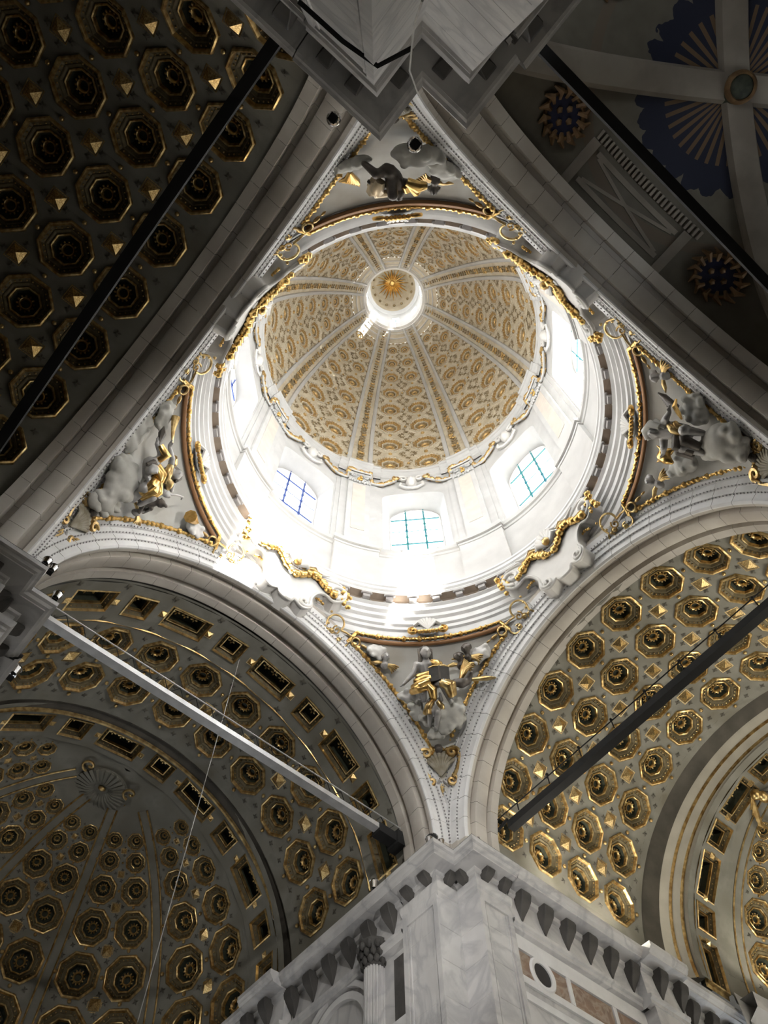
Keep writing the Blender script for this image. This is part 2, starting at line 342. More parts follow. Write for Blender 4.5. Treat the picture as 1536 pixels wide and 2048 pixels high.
for (sx, sy), lab in PIERNAME.items():
    far = (sx, sy) == (1, -1)
    t = thing('crossing_pier', (6.9*sx, 6.9*sy, 0), lab, 'pier', 'crossing piers', 'structure')
    x1, y1, x2, y2 = {(1, 1): (6.41, 7.0, 7.14, 6.25), (-1, -1): (5.82, 7.56, 6.90, 6.38), (-1, 1): (6.32, 7.18, 7.0, 6.52), (1, -1): (6.41, 7.0, 7.14, 6.25)}[(sx, sy)]
    outline = [(x1, 8.36), (x1, y1), (x2, y1), (x2, y2), (8.32, y2), (8.32, 8.36)]
    zs = [0, 1.9, 3.7, 5.4, 7.0, 8.5, 9.9, 11.1, 12.2, 13.2, 14.1, 15.05, 16.0, 16.92]
    for k in range(len(zs)-1):
        mb = MB(); n = len(outline); g = .012
        def ring(z, d): return [(x+d*(1 if x < 8 else 0), y+d*(1 if y < 8 else 0), z) for x, y in outline]
        mb.grid([ring(zs[k], g), ring(zs[k]+g, 0), ring(zs[k+1]-g, 0), ring(zs[k+1], g)], closed_v=True)
        obj('stone_block', flip(mb, sx, sy), M_MARBLE, t, 30)
    for face in (0, 1):                         # raised panel borders on the two outer faces
        mb = MB()
        def P(s, d, z): return (x1-d, y1+s, z) if face == 0 else (x2+s, y2-d, z)
        W = 8.36-y1 if face == 0 else 8.32-x2
        for a, b, z0, z1 in ((0, .16, 8, 16.9), (W-.16, W, 8, 16.9), (.16, W-.16, 16.66, 16.9)):
            mb.grid([[P(a, 0, z0), P(a, .05, z0), P(b, .05, z0), P(b, 0, z0)], [P(a, 0, z1), P(a, .05, z1), P(b, .05, z1), P(b, 0, z1)]])
        for a, b in ((.20, .25), (W-.25, W-.20)):
            mb.grid([[P(a, 0, 8), P(a, .03, 8), P(b, .03, 8), P(b, 0, 8)], [P(a, 0, 16.62), P(a, .03, 16.62), P(b, .03, 16.62), P(b, 0, 16.62)]])
        mb.add([P(.16, .05, 16.66), P(W-.16, .05, 16.66), P(W-.16, 0, 16.66), P(.16, 0, 16.66)], [(0, 1, 2, 3)])
        obj('panel_border', flip(mb, sx, sy), M_MARBLE, t, 30)
    mb = MB(); path = [(x1, 8.36), (x1, y1), (x2, y1), (x2, y2), (8.32, y2)]; ends = [(1, 0), (1, 1), (1, 1), (1, 1), (0, 1)]
    mb.grid(sweep(path, CAPM, ends)); b = len(mb.v)
    e = .62; mb.add([(x1, 8.36, 18.), (x1-e, 8.36, 18.), (x1-e, y1-e, 18.), (x2-e, y1-e, 18.), (x2-e, y2-e, 18.), (8.32, y2-e, 18.), (8.32, 8.36, 18.)], [(0, 1, 2, 3, 4, 5, 6)])
    obj('cornice', flip(mb, sx, sy), M_MARBLE, t, 25)
    for (x, y, ang) in ((x1, y1+.28, 0), (x1, y1+1.0, 0), (x1+.37, y1, 1), (x2, y2+.37, 0), (x2+.31, y2, 1), (x2+.95, y2, 1)):
        rot = Matrix(((0, -1, 0, 0), (1, 0, 0, 0), (0, 0, 1, 0), (0, 0, 0, 1))) if ang == 0 else Matrix(((-1, 0, 0, 0), (0, -1, 0, 0), (0, 0, 1, 0), (0, 0, 0, 1)))
        Mx = Matrix.Diagonal((sx, sy, 1, 1)) @ Matrix.Translation((x, y, 17.62)) @ rot @ Matrix.Diagonal((.8, 1, .52, 1))
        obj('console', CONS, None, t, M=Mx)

# arm walls and their cornices -------------------------------------------------
# local frame of an arm: s = across, n = outwards from the crossing
def arm_wall(name, side, sgn, n0, n1, s0, label, panels=None):
    A = AX[side]
    root = thing(name, A(sgn*s0, (n0+n1)/2, 0), label, 'wall', None, 'structure')
    mb = MB(); mb.grid([[A(sgn*(s0+.14), n, z) for z in (0, 18.2)] for n in (n0, n1)])
    mb.grid([[A(sgn*(s0+.6), n, z) for z in (0, 18.2)] for n in (n0, n1)]); mb.grid([[A(sgn*(s0+d), n1, z) for z in (0, 18.2)] for d in (.14, .6)])
    obj('wall_face', mb, M_MARBLE if side in 'AB' else M_NAVEFIELD, root, 0)  # unseen nave and far transept walls darkened to cut bounced light
    mb = MB()
    pth = [n0, 13.25, 13.25, 14.9, 14.9, n1]; off = [0, 0, .3, .3, 0, 0]
    mb.grid([[A(sgn*(s0+(.14 if d == 0 else 0)-d-o), n, z) for d, z in ENT] for n, o in zip(pth, off)])
    obj('cornice', mb, M_MARBLE, root, 25)
    n = n0+.42
    while n < n1-.3:
        o = .3 if 13.2 < n < 14.95 else 0
        p = Vector(A(sgn*(s0-.02-o), n, 17.55)); inw = Vector(A(-sgn, 0, 0)); al = Vector(A(0, 1, 0))
        Mx = Matrix(((al.x, inw.x, 0, p.x), (al.y, inw.y, 0, p.y), (0, 0, 1, p.z), (0, 0, 0, 1)))
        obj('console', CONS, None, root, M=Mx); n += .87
    # pilaster under the rib
    mb = MB(); c = A(sgn*(s0-.02), 14.07, 8.2); d = [abs(x) for x in A(.62, 1.3, 16.4)]; mb.box(c, d); obj('pilaster', mb, M_MARBLE, root, 30)
    return root, A
wA, A_ = arm_wall('wall_choir_south', 'A', 1, 8.34, 18.2, 6.41, 'marble choir wall with round arch and fluted column beside lit pier')
wB, B_ = arm_wall('wall_transept_east', 'B', 1, 8.3, 19.5, 6.25, 'lit transept wall with brown marble panels beside white pier')
arm_wall('wall_choir_north', 'A', -1, 8.34, 18.2, 6.23, 'choir wall behind left pier, mostly hidden under its cornice')
arm_wall('wall_transept_west', 'B', -1, 8.3, 19.5, 6.25, 'lit transept wall beyond right edge of view')
arm_wall('wall_far_transept_east', 'C', 1, 8.34, 19, 6.41, 'dark transept wall running away from left pier')
arm_wall('wall_far_transept_west', 'C', -1, 8.34, 19, 6.41, 'dark transept wall beside overhead pier')
arm_wall('wall_nave_west', 'D', -1, 8.34, 22, 5.66, 'nave wall beside overhead pier')
arm_wall('wall_nave_east', 'D', 1, 8.34, 22, 6.41, 'nave wall beyond right edge of view')
# marble inlay on the lit transept wall
def wallbox(A, s, n0, n1, z0, z1, d): # raised slab on wall plane s
    mb = MB(); c = A(s, (n0+n1)/2, (z0+z1)/2); dd = [abs(x) for x in A(d, n1-n0, z1-z0)]; mb.box(c, dd); return mb
for n0, n1, m in ((8.36, 8.9, M_BROWN), (9.62, 10.2, M_BROWN), (10.36, 11.93, M_BROWN), (12.12, 13.1, M_BROWN)):
    obj('marble_panel', wallbox(B_, 6.375, n0, n1, 15.25, 15.92, .05), m, wB, 0)
for z0, z1, d in ((15.95, 16.38, .12), (15.02, 15.22, .10), (14.6, 14.8, .06), (13.2, 13.35, .10), (11.0, 11.2, .1)):
    obj('string_course', wallbox(B_, 6.37, 8.34, 13.4, z0, z1, d), M_FASCIA, wB, 0)
for n0 in (10.2, 11.95): obj('panel_stile', wallbox(B_, 6.36, n0, n0+.15, 15.22, 15.95, .09), M_FASCIA, wB, 0)
mb = MB(); mb.lathe([(.31, 0), (.31, .07), (.42, .10), (.46, .06), (.46, 0)], 32)
Mr = Matrix(((1, 0, 0, 9.27), (0, 0, -1, 6.39), (0, 1, 0, 15.57), (0, 0, 0, 1)))
obj('roundel_frame', mb.xf(Mr), M_FASCIA, wB)
mb = MB(); mb.lathe([(.001, .03), (.31, .03)], 32); obj('black_roundel', mb.xf(Mr), M_BLACK, wB)
# choir wall: blind arch, fluted column and a dark niche panel
mb = MB()
for r0, r1, d in ((1.15, 1.34, .12), (1.45, 1.6, .16)):
    for a, b in ((0, 1),):
        pr_ = [(r0, 0), (r0, d), (r1, d), (r1, 0)]
        mb.grid([[(6.55-dd, 11.15+r*cos(q), 15.0+r*sin(q)) for r, dd in pr_] for q in [pi*i/28 for i in range(29)]])
        for sg in (0, pi):
            mb.grid([[(6.55-dd, 11.15+r*cos(sg), z) for r, dd in pr_] for z in (8, 15.0)])
obj('blind_arch', mb, M_FASCIA, wA)
mb = MB(); n = 20
for z0, z1 in ((8, 16.2),):
    rows = []
    for z in (z0, z1):
        ring = []
        for k in range(n*3):
            q = 2*pi*k/(n*3); r = .29 if k % 3 else .245
            ring.append((6.42+r*cos(q), 9.58+r*sin(q), z))
        rows.append(ring)
    mb.grid(rows, closed_v=True)
obj('fluted_column', mb, M_MARBLE, wA, 20)
mb = MB(); mb.lathe([(.28, 0), (.32, .05), (.28, .08), (.27, .2), (.34, .45), (.44, .62), (.44, .72), (.28, .74)], 20, c=(6.42, 9.58, 16.2))
for row, (r, z) in enumerate(((.33, 16.35), (.37, 16.55), (.44, 16.72))):
    for k in range(12):
        q = 2*pi*(k+row*.5)/12; mb.ball((6.42+r*cos(q), 9.58+r*sin(q), z), (.09, .07, .13), 5, 4)
obj('leafy_capital', mb, M_CONSOLE, wA)
obj('niche_panel', wallbox(A_, 6.53, 8.5, 8.9, 13.2, 16.15, .06), M_CONSOLE, wA, 0)
obj('string_course', wallbox(A_, 6.5, 8.4, 9.2, 14.2, 14.45, .14), M_FASCIA, wA, 0)

# ------------------------------------------------------------------ crossing arches (voussoirs)
ARCHP = {'A': (7.0, 6.41, 8.36, 6.53, 6.637, 7.234), 'B': (7.10, 6.25, 8.25, 6.18, 6.72, 7.247), 'C': (7.0, 6.41, 8.36, 6.5, 6.70, 7.25), 'D': (7.0, 6.41, 8.36, 6.5, 6.66, 7.20)}
ARCHLAB = {'A': 'choir crossing arch with sunlit mouldings and reddish soffit at lower left', 'B': 'lit transept crossing arch with grey soffit at lower right',
           'C': 'dark transept crossing arch seen edge-on at upper left', 'D': 'nave crossing arch seen edge-on at upper right'}
def arch_profile(k):
    p1, r1, p2, r2_, p3, r3 = ARCHP[k]; L = r3-r1; D = p1-p3; q = lambda t: p1-D*t; rr = lambda t: r1+L*t; pr_ = []
    pr_ += [(p1+.25, r3+.35), (p3+.02, r3+.30), (p3, r3+.05), (p3+.04, r3-.06)]
    pr_ += [(q(.80), rr(.86)), (q(.78), rr(.80)), (q(.62), rr(.79)), (q(.60), rr(.58)), (q(.54), rr(.56)), (q(.48), rr(.54)), (q(.46), rr(.32)), (q(.34), rr(.30)), (q(.30), rr(.27)), (q(.26), rr(.05)), (p1-.04, rr(0)), (p1, r1)]
    dn, dr = p2-p1, r2_-r1
    for t, e in ((.08, 0), (.11, .13), (.22, .16), (.26, .0), (.30, -.02), (.58, -.02), (.62, .0), (.64, .20), (.74, .20), (.78, .02), (1., 0)): pr_.append((p1+dn*t, r1+dr*t+e))
    pr_ += [(p2, r2_+.9)]; return pr_
for k, lab in ARCHLAB.items():
    A = AX[k]; p1, r1, p2, r2_, p3, r3 = ARCHP[k]
    t = thing('crossing_arch', A(0, p1, ZTOP), lab, 'arch', 'crossing arches', 'structure'); prof = arch_profile(k)
    N = 26; g = .0009
    for i in range(N):
        a0, a1 = pi*i/N+g, pi*(i+1)/N-g; mb = MB(); S = 4
        rows = []
        for j in range(S+1):
            q = a0+(a1-a0)*j/S; sh = .004 if j in (0, S) else 0
            rows.append([A(*((lambda sz: (sz[0], n, sz[1]))(ell(q, r+sh)))) for n, r in prof])
        mb.grid(rows); o = obj('voussoir', mb, [M_ARCH, M_FASCIA], t, 25)
        nc = len(prof)-1; o.data.polygons.foreach_set('material_index', [1 if 2 <= (f % nc) <= 14 else 0 for f in range(len(mb.f))])
        if i in (0, N-1):                       # stilt down to the cornice
            q = 0 if i == 0 else pi
            mb = MB(); mb.grid([[A(ell(q, r)[0], n, z) for n, r in prof] for z in (ZTOP, ZC)]); obj('springer', mb, M_ARCH, t, 25)
    # dentil rows of the fasciae
    mb = MB(); L = r3-r1; D = p1-p3
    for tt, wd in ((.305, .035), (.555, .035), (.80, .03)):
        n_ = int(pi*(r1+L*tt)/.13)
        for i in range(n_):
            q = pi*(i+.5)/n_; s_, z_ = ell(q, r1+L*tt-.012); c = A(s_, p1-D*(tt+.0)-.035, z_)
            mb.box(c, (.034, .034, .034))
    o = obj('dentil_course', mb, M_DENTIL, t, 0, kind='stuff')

# ------------------------------------------------------------------ pendentives
def onsph(az, lat, wv=0.):
    a, l = R_(az), R_(lat); r = RS-wv
    return Vector((r*cos(l)*cos(a), r*cos(l)*sin(a), SZ+r*sin(l)))
PEND = {45: ('A', 'B', 'grey pendentive field between the two bright arches at the bottom'), 135: ('A', 'C', 'grey pendentive field at left between choir arch and dark arch'),
        -45: ('D', 'B', 'grey pendentive field at right between nave arch and lit arch'), -135: ('D', 'C', 'grey pendentive field at top, partly behind overhead pier cornice')}
def beads(mb, pts, r, gap, jit=.3):
    pts = [Vector(p) for p in pts]; acc = 0.; rnd = random.Random(len(pts))
    for a, b in zip(pts, pts[1:]):
        L = (b-a).length; t = gap-acc
        while t < L:
            p = a+(b-a)*(t/L); k = 1+jit*(rnd.random()*2-1)
            mb.ball(p, (r*k, r*k, r*k*1.1), 5, 4); t += gap
        acc = (acc+L) % gap
for az, (ka, kb, lab) in PEND.items():
    sx, sy = (1 if cos(R_(az)) > 0 else -1), (1 if sin(R_(az)) > 0 else -1)
    c0 = onsph(az, 30); t = thing('ceiling_pendentive', c0, lab, 'pendentive', 'pendentives', 'structure')
    mb = MB(); rows = []
    for i in range(29):
        z = 18.25+(25.42-18.25)*i/28; rho = sqrt(RS*RS-(z-SZ)**2)+.04
        m = 6.95/rho; a0 = math.acos(min(m, 1)) if m < 1 else 0.; a0 = min(a0, pi/4-.01)
        rows.append([(sx*rho*cos(q), sy*rho*sin(q), z) for q in [a0+(pi/2-2*a0)*j/24 for j in range(25)]])
    mb.grid(rows); obj('field', mb, M_FIELD, t, 60)
    for k in (ka, kb):
        p1, r1, p2, r2_, p3, r3 = ARCHP[k]; A = AX[k]; sg = (sx if k in 'AD' else sy)
        pts = []
        for i in range(40):
            q = R_(27)+R_(39)*i/39; s_, z_ = ell(q, r3+.02); pts.append(A(sg*s_, p3-.03, z_))
        mb = MB(); mb.tube(pts, .05, 6); beads(mb, pts, .085, .17); obj('gilt_border', mb, M_GOLD, t, 60)
        a_, b_ = Vector(pts[-1]), None
    pts = [(7.0*cos(R_(az+d)), 7.0*sin(R_(az+d)), 25.33) for d in [-21+42*i/30 for i in range(31)]]
    mb = MB(); mb.tube(pts, .05, 6); beads(mb, pts, .085, .18); obj('gilt_border', mb, M_GOLD, t, 60)
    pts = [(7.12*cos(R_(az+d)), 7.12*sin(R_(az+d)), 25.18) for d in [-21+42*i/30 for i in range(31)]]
    mb = MB(); mb.tube(pts, .08, 6); obj('shade_border', mb, M_SHADEBROWN, t, 60)  # brown strip standing in for the shadow band below the ring
    for sg in (-1, 1):                     # the short border that closes each upper corner
        p = [onsph(az+sg*(20.8+.6*i), 43.6-i*.75, .1) for i in range(4)]
        mb = MB(); mb.tube(p, .07, 6); beads(mb, p, .10, .17); obj('gilt_border', mb, M_GOLD, t, 60)
# scroll trefoils in the upper corners
def local(az, lat, wv=.12):
    p = onsph(az, lat, wv); a = R_(az)
    er = Vector((sin(a), -cos(a), 0)); n = (Vector((0, 0, SZ))-p).normalized(); eu = n.cross(er).normalized()
    if eu.z < 0: eu = -eu
    return p, er, eu, n
def spiral(cx, cy, r0, turns, a0, sgn=1, n=18, r1=.02):
    return [(cx+(r0+(r1-r0)*i/n)*cos(a0+sgn*2*pi*turns*i/n), cy+(r0+(r1-r0)*i/n)*sin(a0+sgn*2*pi*turns*i/n)) for i in range(n+1)]
k = 0
for az, sg in [(a, s_) for a in PEND for s_ in (-1, 1)]:
    p, er, eu, n = local(az+sg*25.2, 42.7, .10)
    Mx = Matrix(((er.x*sg, eu.x, n.x, p.x), (er.y*sg, eu.y, n.y, p.y), (er.z*sg, eu.z, n.z, p.z), (0, 0, 0, 1)))
    Mx = Mx @ Matrix.Rotation(-.25, 4, 'Z')
    names = {(45, 1): 'trefoil scroll at right upper corner of the bottom pendentive', (45, -1): 'trefoil scroll at left upper corner of the bottom pendentive',
             (135, 1): 'trefoil scroll between left pendentive and choir arch, beside glare', (135, -1): 'trefoil scroll at upper corner of left pendentive near dark arch',
             (-45, 1): 'trefoil scroll at upper corner of right pendentive below nave arch', (-45, -1): 'trefoil scroll at lower corner of right pendentive above lit arch',
             (-135, 1): 'trefoil scroll at left corner of the top pendentive', (-135, -1): 'trefoil scroll at right corner of the top pendentive'}
    az2 = az+sg*25.2
    o = None; mb = MB()
    lobe = lambda cx, cy, r, a0, a1: [(cx+r*cos(a0+(a1-a0)*i/14), cy+r*sin(a0+(a1-a0)*i/14)) for i in range(15)]
    out = lobe(-.30, .22, .30, -.4, 3.4)+lobe(-.42, -.22, .22, 2.2, 4.6)+[(-.2, -.42)]+lobe(.2, -.2, .20, 3.9, 6.6)+[(.45, -.05)]+lobe(.62, .0, .15, 3.6, -2.6)+[(.45, .1), (.2, .12)]
    P3 = lambda q, wv=.05: (q[0], q[1], wv)
    mb.tube([P3(q) for q in out+[out[0]]], .038, 6)
    for sp in (spiral(-.15, .02, .16, 1.3, 2.), spiral(-.30, -.12, .13, 1.3, 4., -1), spiral(.08, -.28, .12, 1.2, 1.)): mb.tube([P3(q, .08) for q in sp], .03, 6)
    mb.ball((-.3, -.1, .1), .075, 7, 5); mb.ball((.05, -.28, .1), .07, 7, 5); mb.ball((.95, .02, .06), (.16, .06, .06), 6, 4); mb.ball((1.2, .03, .05), (.1, .04, .04), 6, 4)
    for i in range(5): mb.ball((-.62+.05*i, .5-.2*i, .06), .055, 5, 4)
    nm = obj('scroll_ornament', mb, M_GOLD2, None, 60, M=Mx)
    lab = names[(az, sg)]
    tag(nm, 'gilt '+lab, 'ornament', 'gilt scrolls in the pendentive corners')

# shell cartouches at the feet of the pendentives
SHLAB = {45: 'gilt-edged shell cartouche above the lit white pier', 135: 'gilt shell cartouche at left above the dark cornice', -135: 'gilt shell cartouche behind the overhead pier cornice', -45: 'gilt shell cartouche at right edge between nave arch and lit arch'}
for az in (45, 135, -135, -45):
    a = R_(az); p = Vector((9.42*cos(a), 9.42*sin(a), 21.55)); er = Vector((sin(a), -cos(a), 0)); n = Vector((-cos(a), -sin(a), -.25)).normalized(); eu = n.cross(er)
    if eu.z < 0: eu = -eu
    Mx = Matrix(((er.x, eu.x, n.x, p.x), (er.y, eu.y, n.y, p.y), (er.z, eu.z, n.z, p.z), (0, 0, 0, 1)))
    t = thing('shell_cartouche', p, SHLAB[az], 'cartouche', 'shell cartouches at the pendentive feet'); mb = MB()
    for i in range(9):
        q = pi*(.08+.84*i/8); e = Vector((.46*cos(q), .42*sin(q)*1.0+.1, .05)); mb.tube([(0, -.35, .1), (e.x*.6, -.35+(e.y+.35)*.6, .26), (e.x, e.y, .12)], [.03, .06, .07], 6)
    mb.ball((0, -.1, 0), (.38, .45, .1), 12, 6); obj('shell', mb, M_SHELL, t, 60, M=Mx)
    for s_ in (-1, 1):
        mb = MB(); mb.tube([(s_*x, y, .2) for x, y in spiral(.42, .42, .22, 1.2, 0., 1)], .075, 6); mb.tube([(s_*x, y, .2) for x, y in ((.62, .40), (.6, .1), (.52, -.2), (.36, -.48))], [.08, .07, .08, .07], 6)
        mb.tube([(s_*x, y, .2) for x, y in spiral(.32, -.58, .2, 1.3, 1.5, -1)], .06, 6)
        obj('gilt_scroll', mb, M_GOLD2, t, 60, M=Mx)
    mb = MB()
    for i in range(7): mb.ball((-.36+.12*i, .60-.02*abs(i-3), .16), .08, 6, 4)
    obj('gilt_bead_row', mb, M_GOLD2, t, 60, M=Mx)
    mb = MB(); mb.ball((0, .60, .2), (.15, .17, .12), 8, 6); mb.ball((0, .54, .25), (.1, .07, .08), 8, 6); obj('grotesque_head', mb, M_DARKFIG, t, 60, M=Mx)
    mb = MB(); mb.tube([(0, -.62, .05), (0, -.8, .06), (0, -1.25, .02)], [.06, .08, .01], 6); mb.ball((0, -.72, .06), .08, 6, 5); obj('gilt_pendant', mb, M_GOLD2, t, 60, M=Mx)
    mb = MB()
    for s_ in (-1, 1):
        mb = MB(); mb.tube([(s_*.06, -.5, .08), (s_*.2, -.68, .1), (s_*.38, -.62, .08)], [.05, .06, .02], 6); obj('lower_leaf', mb, M_FLESH, t, 60, M=Mx)

# ------------------------------------------------------------------ ring cornice
rc = thing('ring_cornice', (0, 0, 26.5), 'round white moulded cornice with modillions carrying the drum', 'cornice', None, 'structure')
mb = MB(); mb.lathe([(7.6, 25.1), (7.12, 25.22), (7.04, 25.4), (7.0, 25.55), (6.98, 25.72), (6.90, 25.76), (6.92, 25.98), (6.84, 26.02), (6.86, 26.32), (6.76, 26.38), (6.79, 26.62), (6.68, 26.70), (6.70, 26.95), (6.60, 27.02), (6.62, 27.08), (6.74, 27.1)], 128)
obj('lower_mouldings', mb, M_FASCIA, rc, 25)
mb = MB(); mb.lathe([(6.74, 27.1), (6.76, 27.25), (6.72, 27.40), (6.46, 27.43)], 128)
obj('frieze_band', mb, mat('warm_frieze', (.42, .34, .27), .7, col2=(.34, .27, .21)), rc, 25)  # brown tint of reflected light in the recess put into the colour
mb = MB(); mb.lathe([(6.46, 27.43), (6.42, 27.50), (6.44, 27.58), (6.38, 27.64), (6.38, 27.80), (6.34, 27.84), (6.35, 27.96), (7.3, 28.05)], 128)
obj('corona', mb, M_FASCIA, rc, 25)
md = MB(); md.box((.10, 0, .0), (.24, .26, .26)); md.tube([(-.03, -.17, .10), (-.03, .17, .10)], .055, 8); md.tube([(.16, -.18, -.14), (.16, .18, -.14)], .055, 8)
for s_ in (-1, 1): md.ball((-.02, s_*.15, .10), .07, 6, 4); md.ball((.16, s_*.16, -.13), .07, 6, 4)
MOD = mesh('modillion', md, mat('modillion_stone', (.40, .38, .37), .6, col2=(.32, .3, .29)), 40)
for i in range(48):
    a = 2*pi*(i+.5)/48; obj('modillion', MOD, None, rc, M=Matrix.Translation((6.52*cos(a), 6.52*sin(a), 27.28)) @ Matrix.Rotation(a, 4, 'Z'))
# small shell crests on the ring, over the middle of each pendentive
for az, lb in ((45, 'small shell crest on the ring above evangelist with book'), (135, 'small shell crest on the ring above left pendentive'), (-45, 'small shell crest on the ring above right pendentive'), (-135, 'small shell crest on the ring above the top pendentive')):
    a = R_(az); p = Vector((6.86*cos(a), 6.86*sin(a), 25.75)); Mx = Matrix.Translation(p) @ Matrix.Rotation(a+pi/2, 4, 'Z') @ Matrix.Rotation(R_(-100), 4, 'X') @ Matrix.Rotation(pi, 4, 'Z')
    Mx = Matrix(((sin(a), 0, -cos(a), p.x), (-cos(a), 0, -sin(a), p.y), (0, 1, 0, p.z), (0, 0, 0, 1)))
    t = thing('shell_crest', p, 'white and gilt '+lb, 'ornament', 'shell crests on the ring cornice'); mb = MB()
    for i in range(7):
        q = pi*(.1+.8*i/6); mb.tube([(0, -.2, .08), (.3*cos(q), .26*sin(q), .22), (.44*cos(q), .42*sin(q), .06)], [.03, .07, .09], 6)
    mb.ball((0, .0, .0), (.45, .4, .12), 10, 6); obj('shell', mb, M_STUCCO, t, 60, M=Mx)
    for s_ in (-1, 1):
        mb = MB(); mb.tube([(s_*x, y, .1) for x, y in spiral(.5, -.25, .2, 1.3, 1.6, -1)], .06, 6); obj('gilt_scroll', mb, M_GOLD, t, 60, M=Mx)
    mb = MB()
    for i in range(6): mb.ball((-.3+.12*i, -.36, .12), .08, 6, 4)
    obj('gilt_bead_row', mb, M_GOLD, t, 60, M=Mx)

# big scroll cartouches over the four arch crowns
CARTLAB = {0: 'large white scroll cartouche with gilt garland over the lit transept arch', 90: 'large sunlit scroll cartouche over the choir arch, lost in glare',
           180: 'large scroll cartouche with gilt garland over the dark transept arch', -90: 'large scroll cartouche with gilt garland over the nave arch'}
def curve_pts(ctrl, n=8):
    out = []; P_ = [Vector((*c, 0)) for c in ctrl]; m = len(P_)
    for i in range(m):
        a, b, c, d = P_[(i-1) % m], P_[i], P_[(i+1) % m], P_[(i+2) % m]
        for j in range(n):
            t_ = j/n; v = .5*((2*b)+(c-a)*t_+(2*a-5*b+4*c-d)*t_*t_+(3*b-a-3*c+d)*t_**3); out.append((v.x, v.y))
    return out
for az, lb in CARTLAB.items():
    a = R_(az); kk = {0: 'B', 90: 'A', 180: 'C', -90: 'D'}[az]
    def fn(x, y, wv):       # x along the ring (to the right seen from inside), y up, w inwards ; follows the ring and leans forward
        q = a-x/6.7; r = 6.62-.10*y-wv+.10
        return (r*cos(q), r*sin(q), 26.05+y)
    t = thing('scroll_cartouche', fn(0, 0, 0), lb, 'cartouche', 'scroll cartouches over the arch crowns')
    half = [(0, .55), (.45, .62), (.95, .72), (1.45, .95), (1.95, .95), (2.2, .55), (2.15, .1), (1.8, -.15), (1.45, .05), (1.15, -.1), (.95, -.55), (1.0, -1.0), (.7, -1.25), (.35, -1.05), (.2, -1.25)]
    ctrl = half+[(-x, y) for x, y in half[::-1] if x > 0]
    out = curve_pts(ctrl, 4)
    mb = MB(); n_ = len(out)
    # a ribbon-fan body so that the concave outline closes well
    bmx = bmesh.new(); vs_ = [bmx.verts.new((x, y, 0)) for x, y in out]; f = bmx.faces.new(vs_); res = bmesh.ops.triangulate(bmx, faces=[f])
    bmesh.ops.subdivide_edges(bmx, edges=[e_ for e_ in bmx.edges if e_.calc_length() > .3], cuts=4, use_grid_fill=True); bmesh.ops.triangulate(bmx, faces=bmx.faces[:])
    for v in bmx.verts: v.co = fn(v.co.x, v.co.y, .30)
    bmx.verts.index_update(); mb.v = [tuple(v.co) for v in bmx.verts]; mb.f = [tuple(v.index for v in f.verts) for f in bmx.faces]; bmx.free()
    mb.grid([[fn(x, y, .30) for x, y in out], [fn(x*1.01, y*1.01, -.25) for x, y in out]], closed_v=True)
    obj('body', mb, M_STUCCO, t, 30)
    mb = MB(); mb.tube([fn(x, y, .30) for x, y in out+[out[0]]], .06, 6)
    for s_ in (-1, 1):
        mb.tube([fn(s_*x, y, .34) for x, y in spiral(1.85, .45, .42, 1.4, -1.6, 1, 22)], .075, 7)
        mb.tube([fn(s_*x, y, .34) for x, y in spiral(.72, -.95, .26, 1.3, .6, -1, 18)], .06, 7)
        mb.tube([fn(s_*x, y, .30) for x, y in ((.3, 1.1), (.7, 1.2), (1.1, 1.05), (1.5, 1.25))], [.05, .09, .07, .03], 7)
    obj('scroll_edge', mb, M_STUCCO, t, 60)
    mb = MB(); g1 = [fn(s_, .75-.75*cos(pi*(s_)/1.75)**2*.8-.05, .42) for s_ in [-1.75+3.5*i/40 for i in range(41)]]
    beads(mb, g1, .13, .13, .5); obj('garland', mb, M_GOLD, t, 60)
    mb = MB(); rnd = random.Random(az)
    for s_ in (-1, 1):
        mb = MB()
        for i in range(16): mb.ball(fn(s_*(2.25+rnd.uniform(-.2, .2)), .35+rnd.uniform(-.55, .45), .2+rnd.uniform(0, .15)), rnd.uniform(.06, .12), 5, 4)
        obj('flower_cluster', mb, M_GOLD, t, 60)
        mb = MB()
        for x, y in spiral(1.18, -.40, .36, .42, .6, 1, 8, .34): mb.ball(fn(s_*x, y, .1), .06, 5, 4)
        mb.tube([fn(s_*x, y, .08) for x, y in spiral(1.18, -.40, .38, .42, .6, 1, 8, .36)], .03, 5)
        obj('gilt_bead_edge', mb, M_GOLD, t, 60)
    mb = MB()
    for i in range(7):
        q = pi*(.05+.9*i/6); mb.tube([fn(0, .65, .35), fn(.4*cos(q), .75+.5*sin(q), .5), fn(.62*cos(q), .8+.75*sin(q), .32)], [.05, .12, .05], 6)
    obj('crest_leaf', mb, M_STUCCO, t, 60)
    for s_ in (-1, 1):
        mb = MB(); mb.tube([fn(s_*.35, .9, .3), fn(s_*.8, 1.05, .35), fn(s_*1.2, .85, .25)], [.06, .14, .03], 6); obj('gilt_leaf', mb, M_GOLD2, t, 60)
    mb = MB(); mb.ball(fn(0, .72, .5), .16, 7, 5); obj('gilt_boss', mb, M_GOLD2, t, 60)

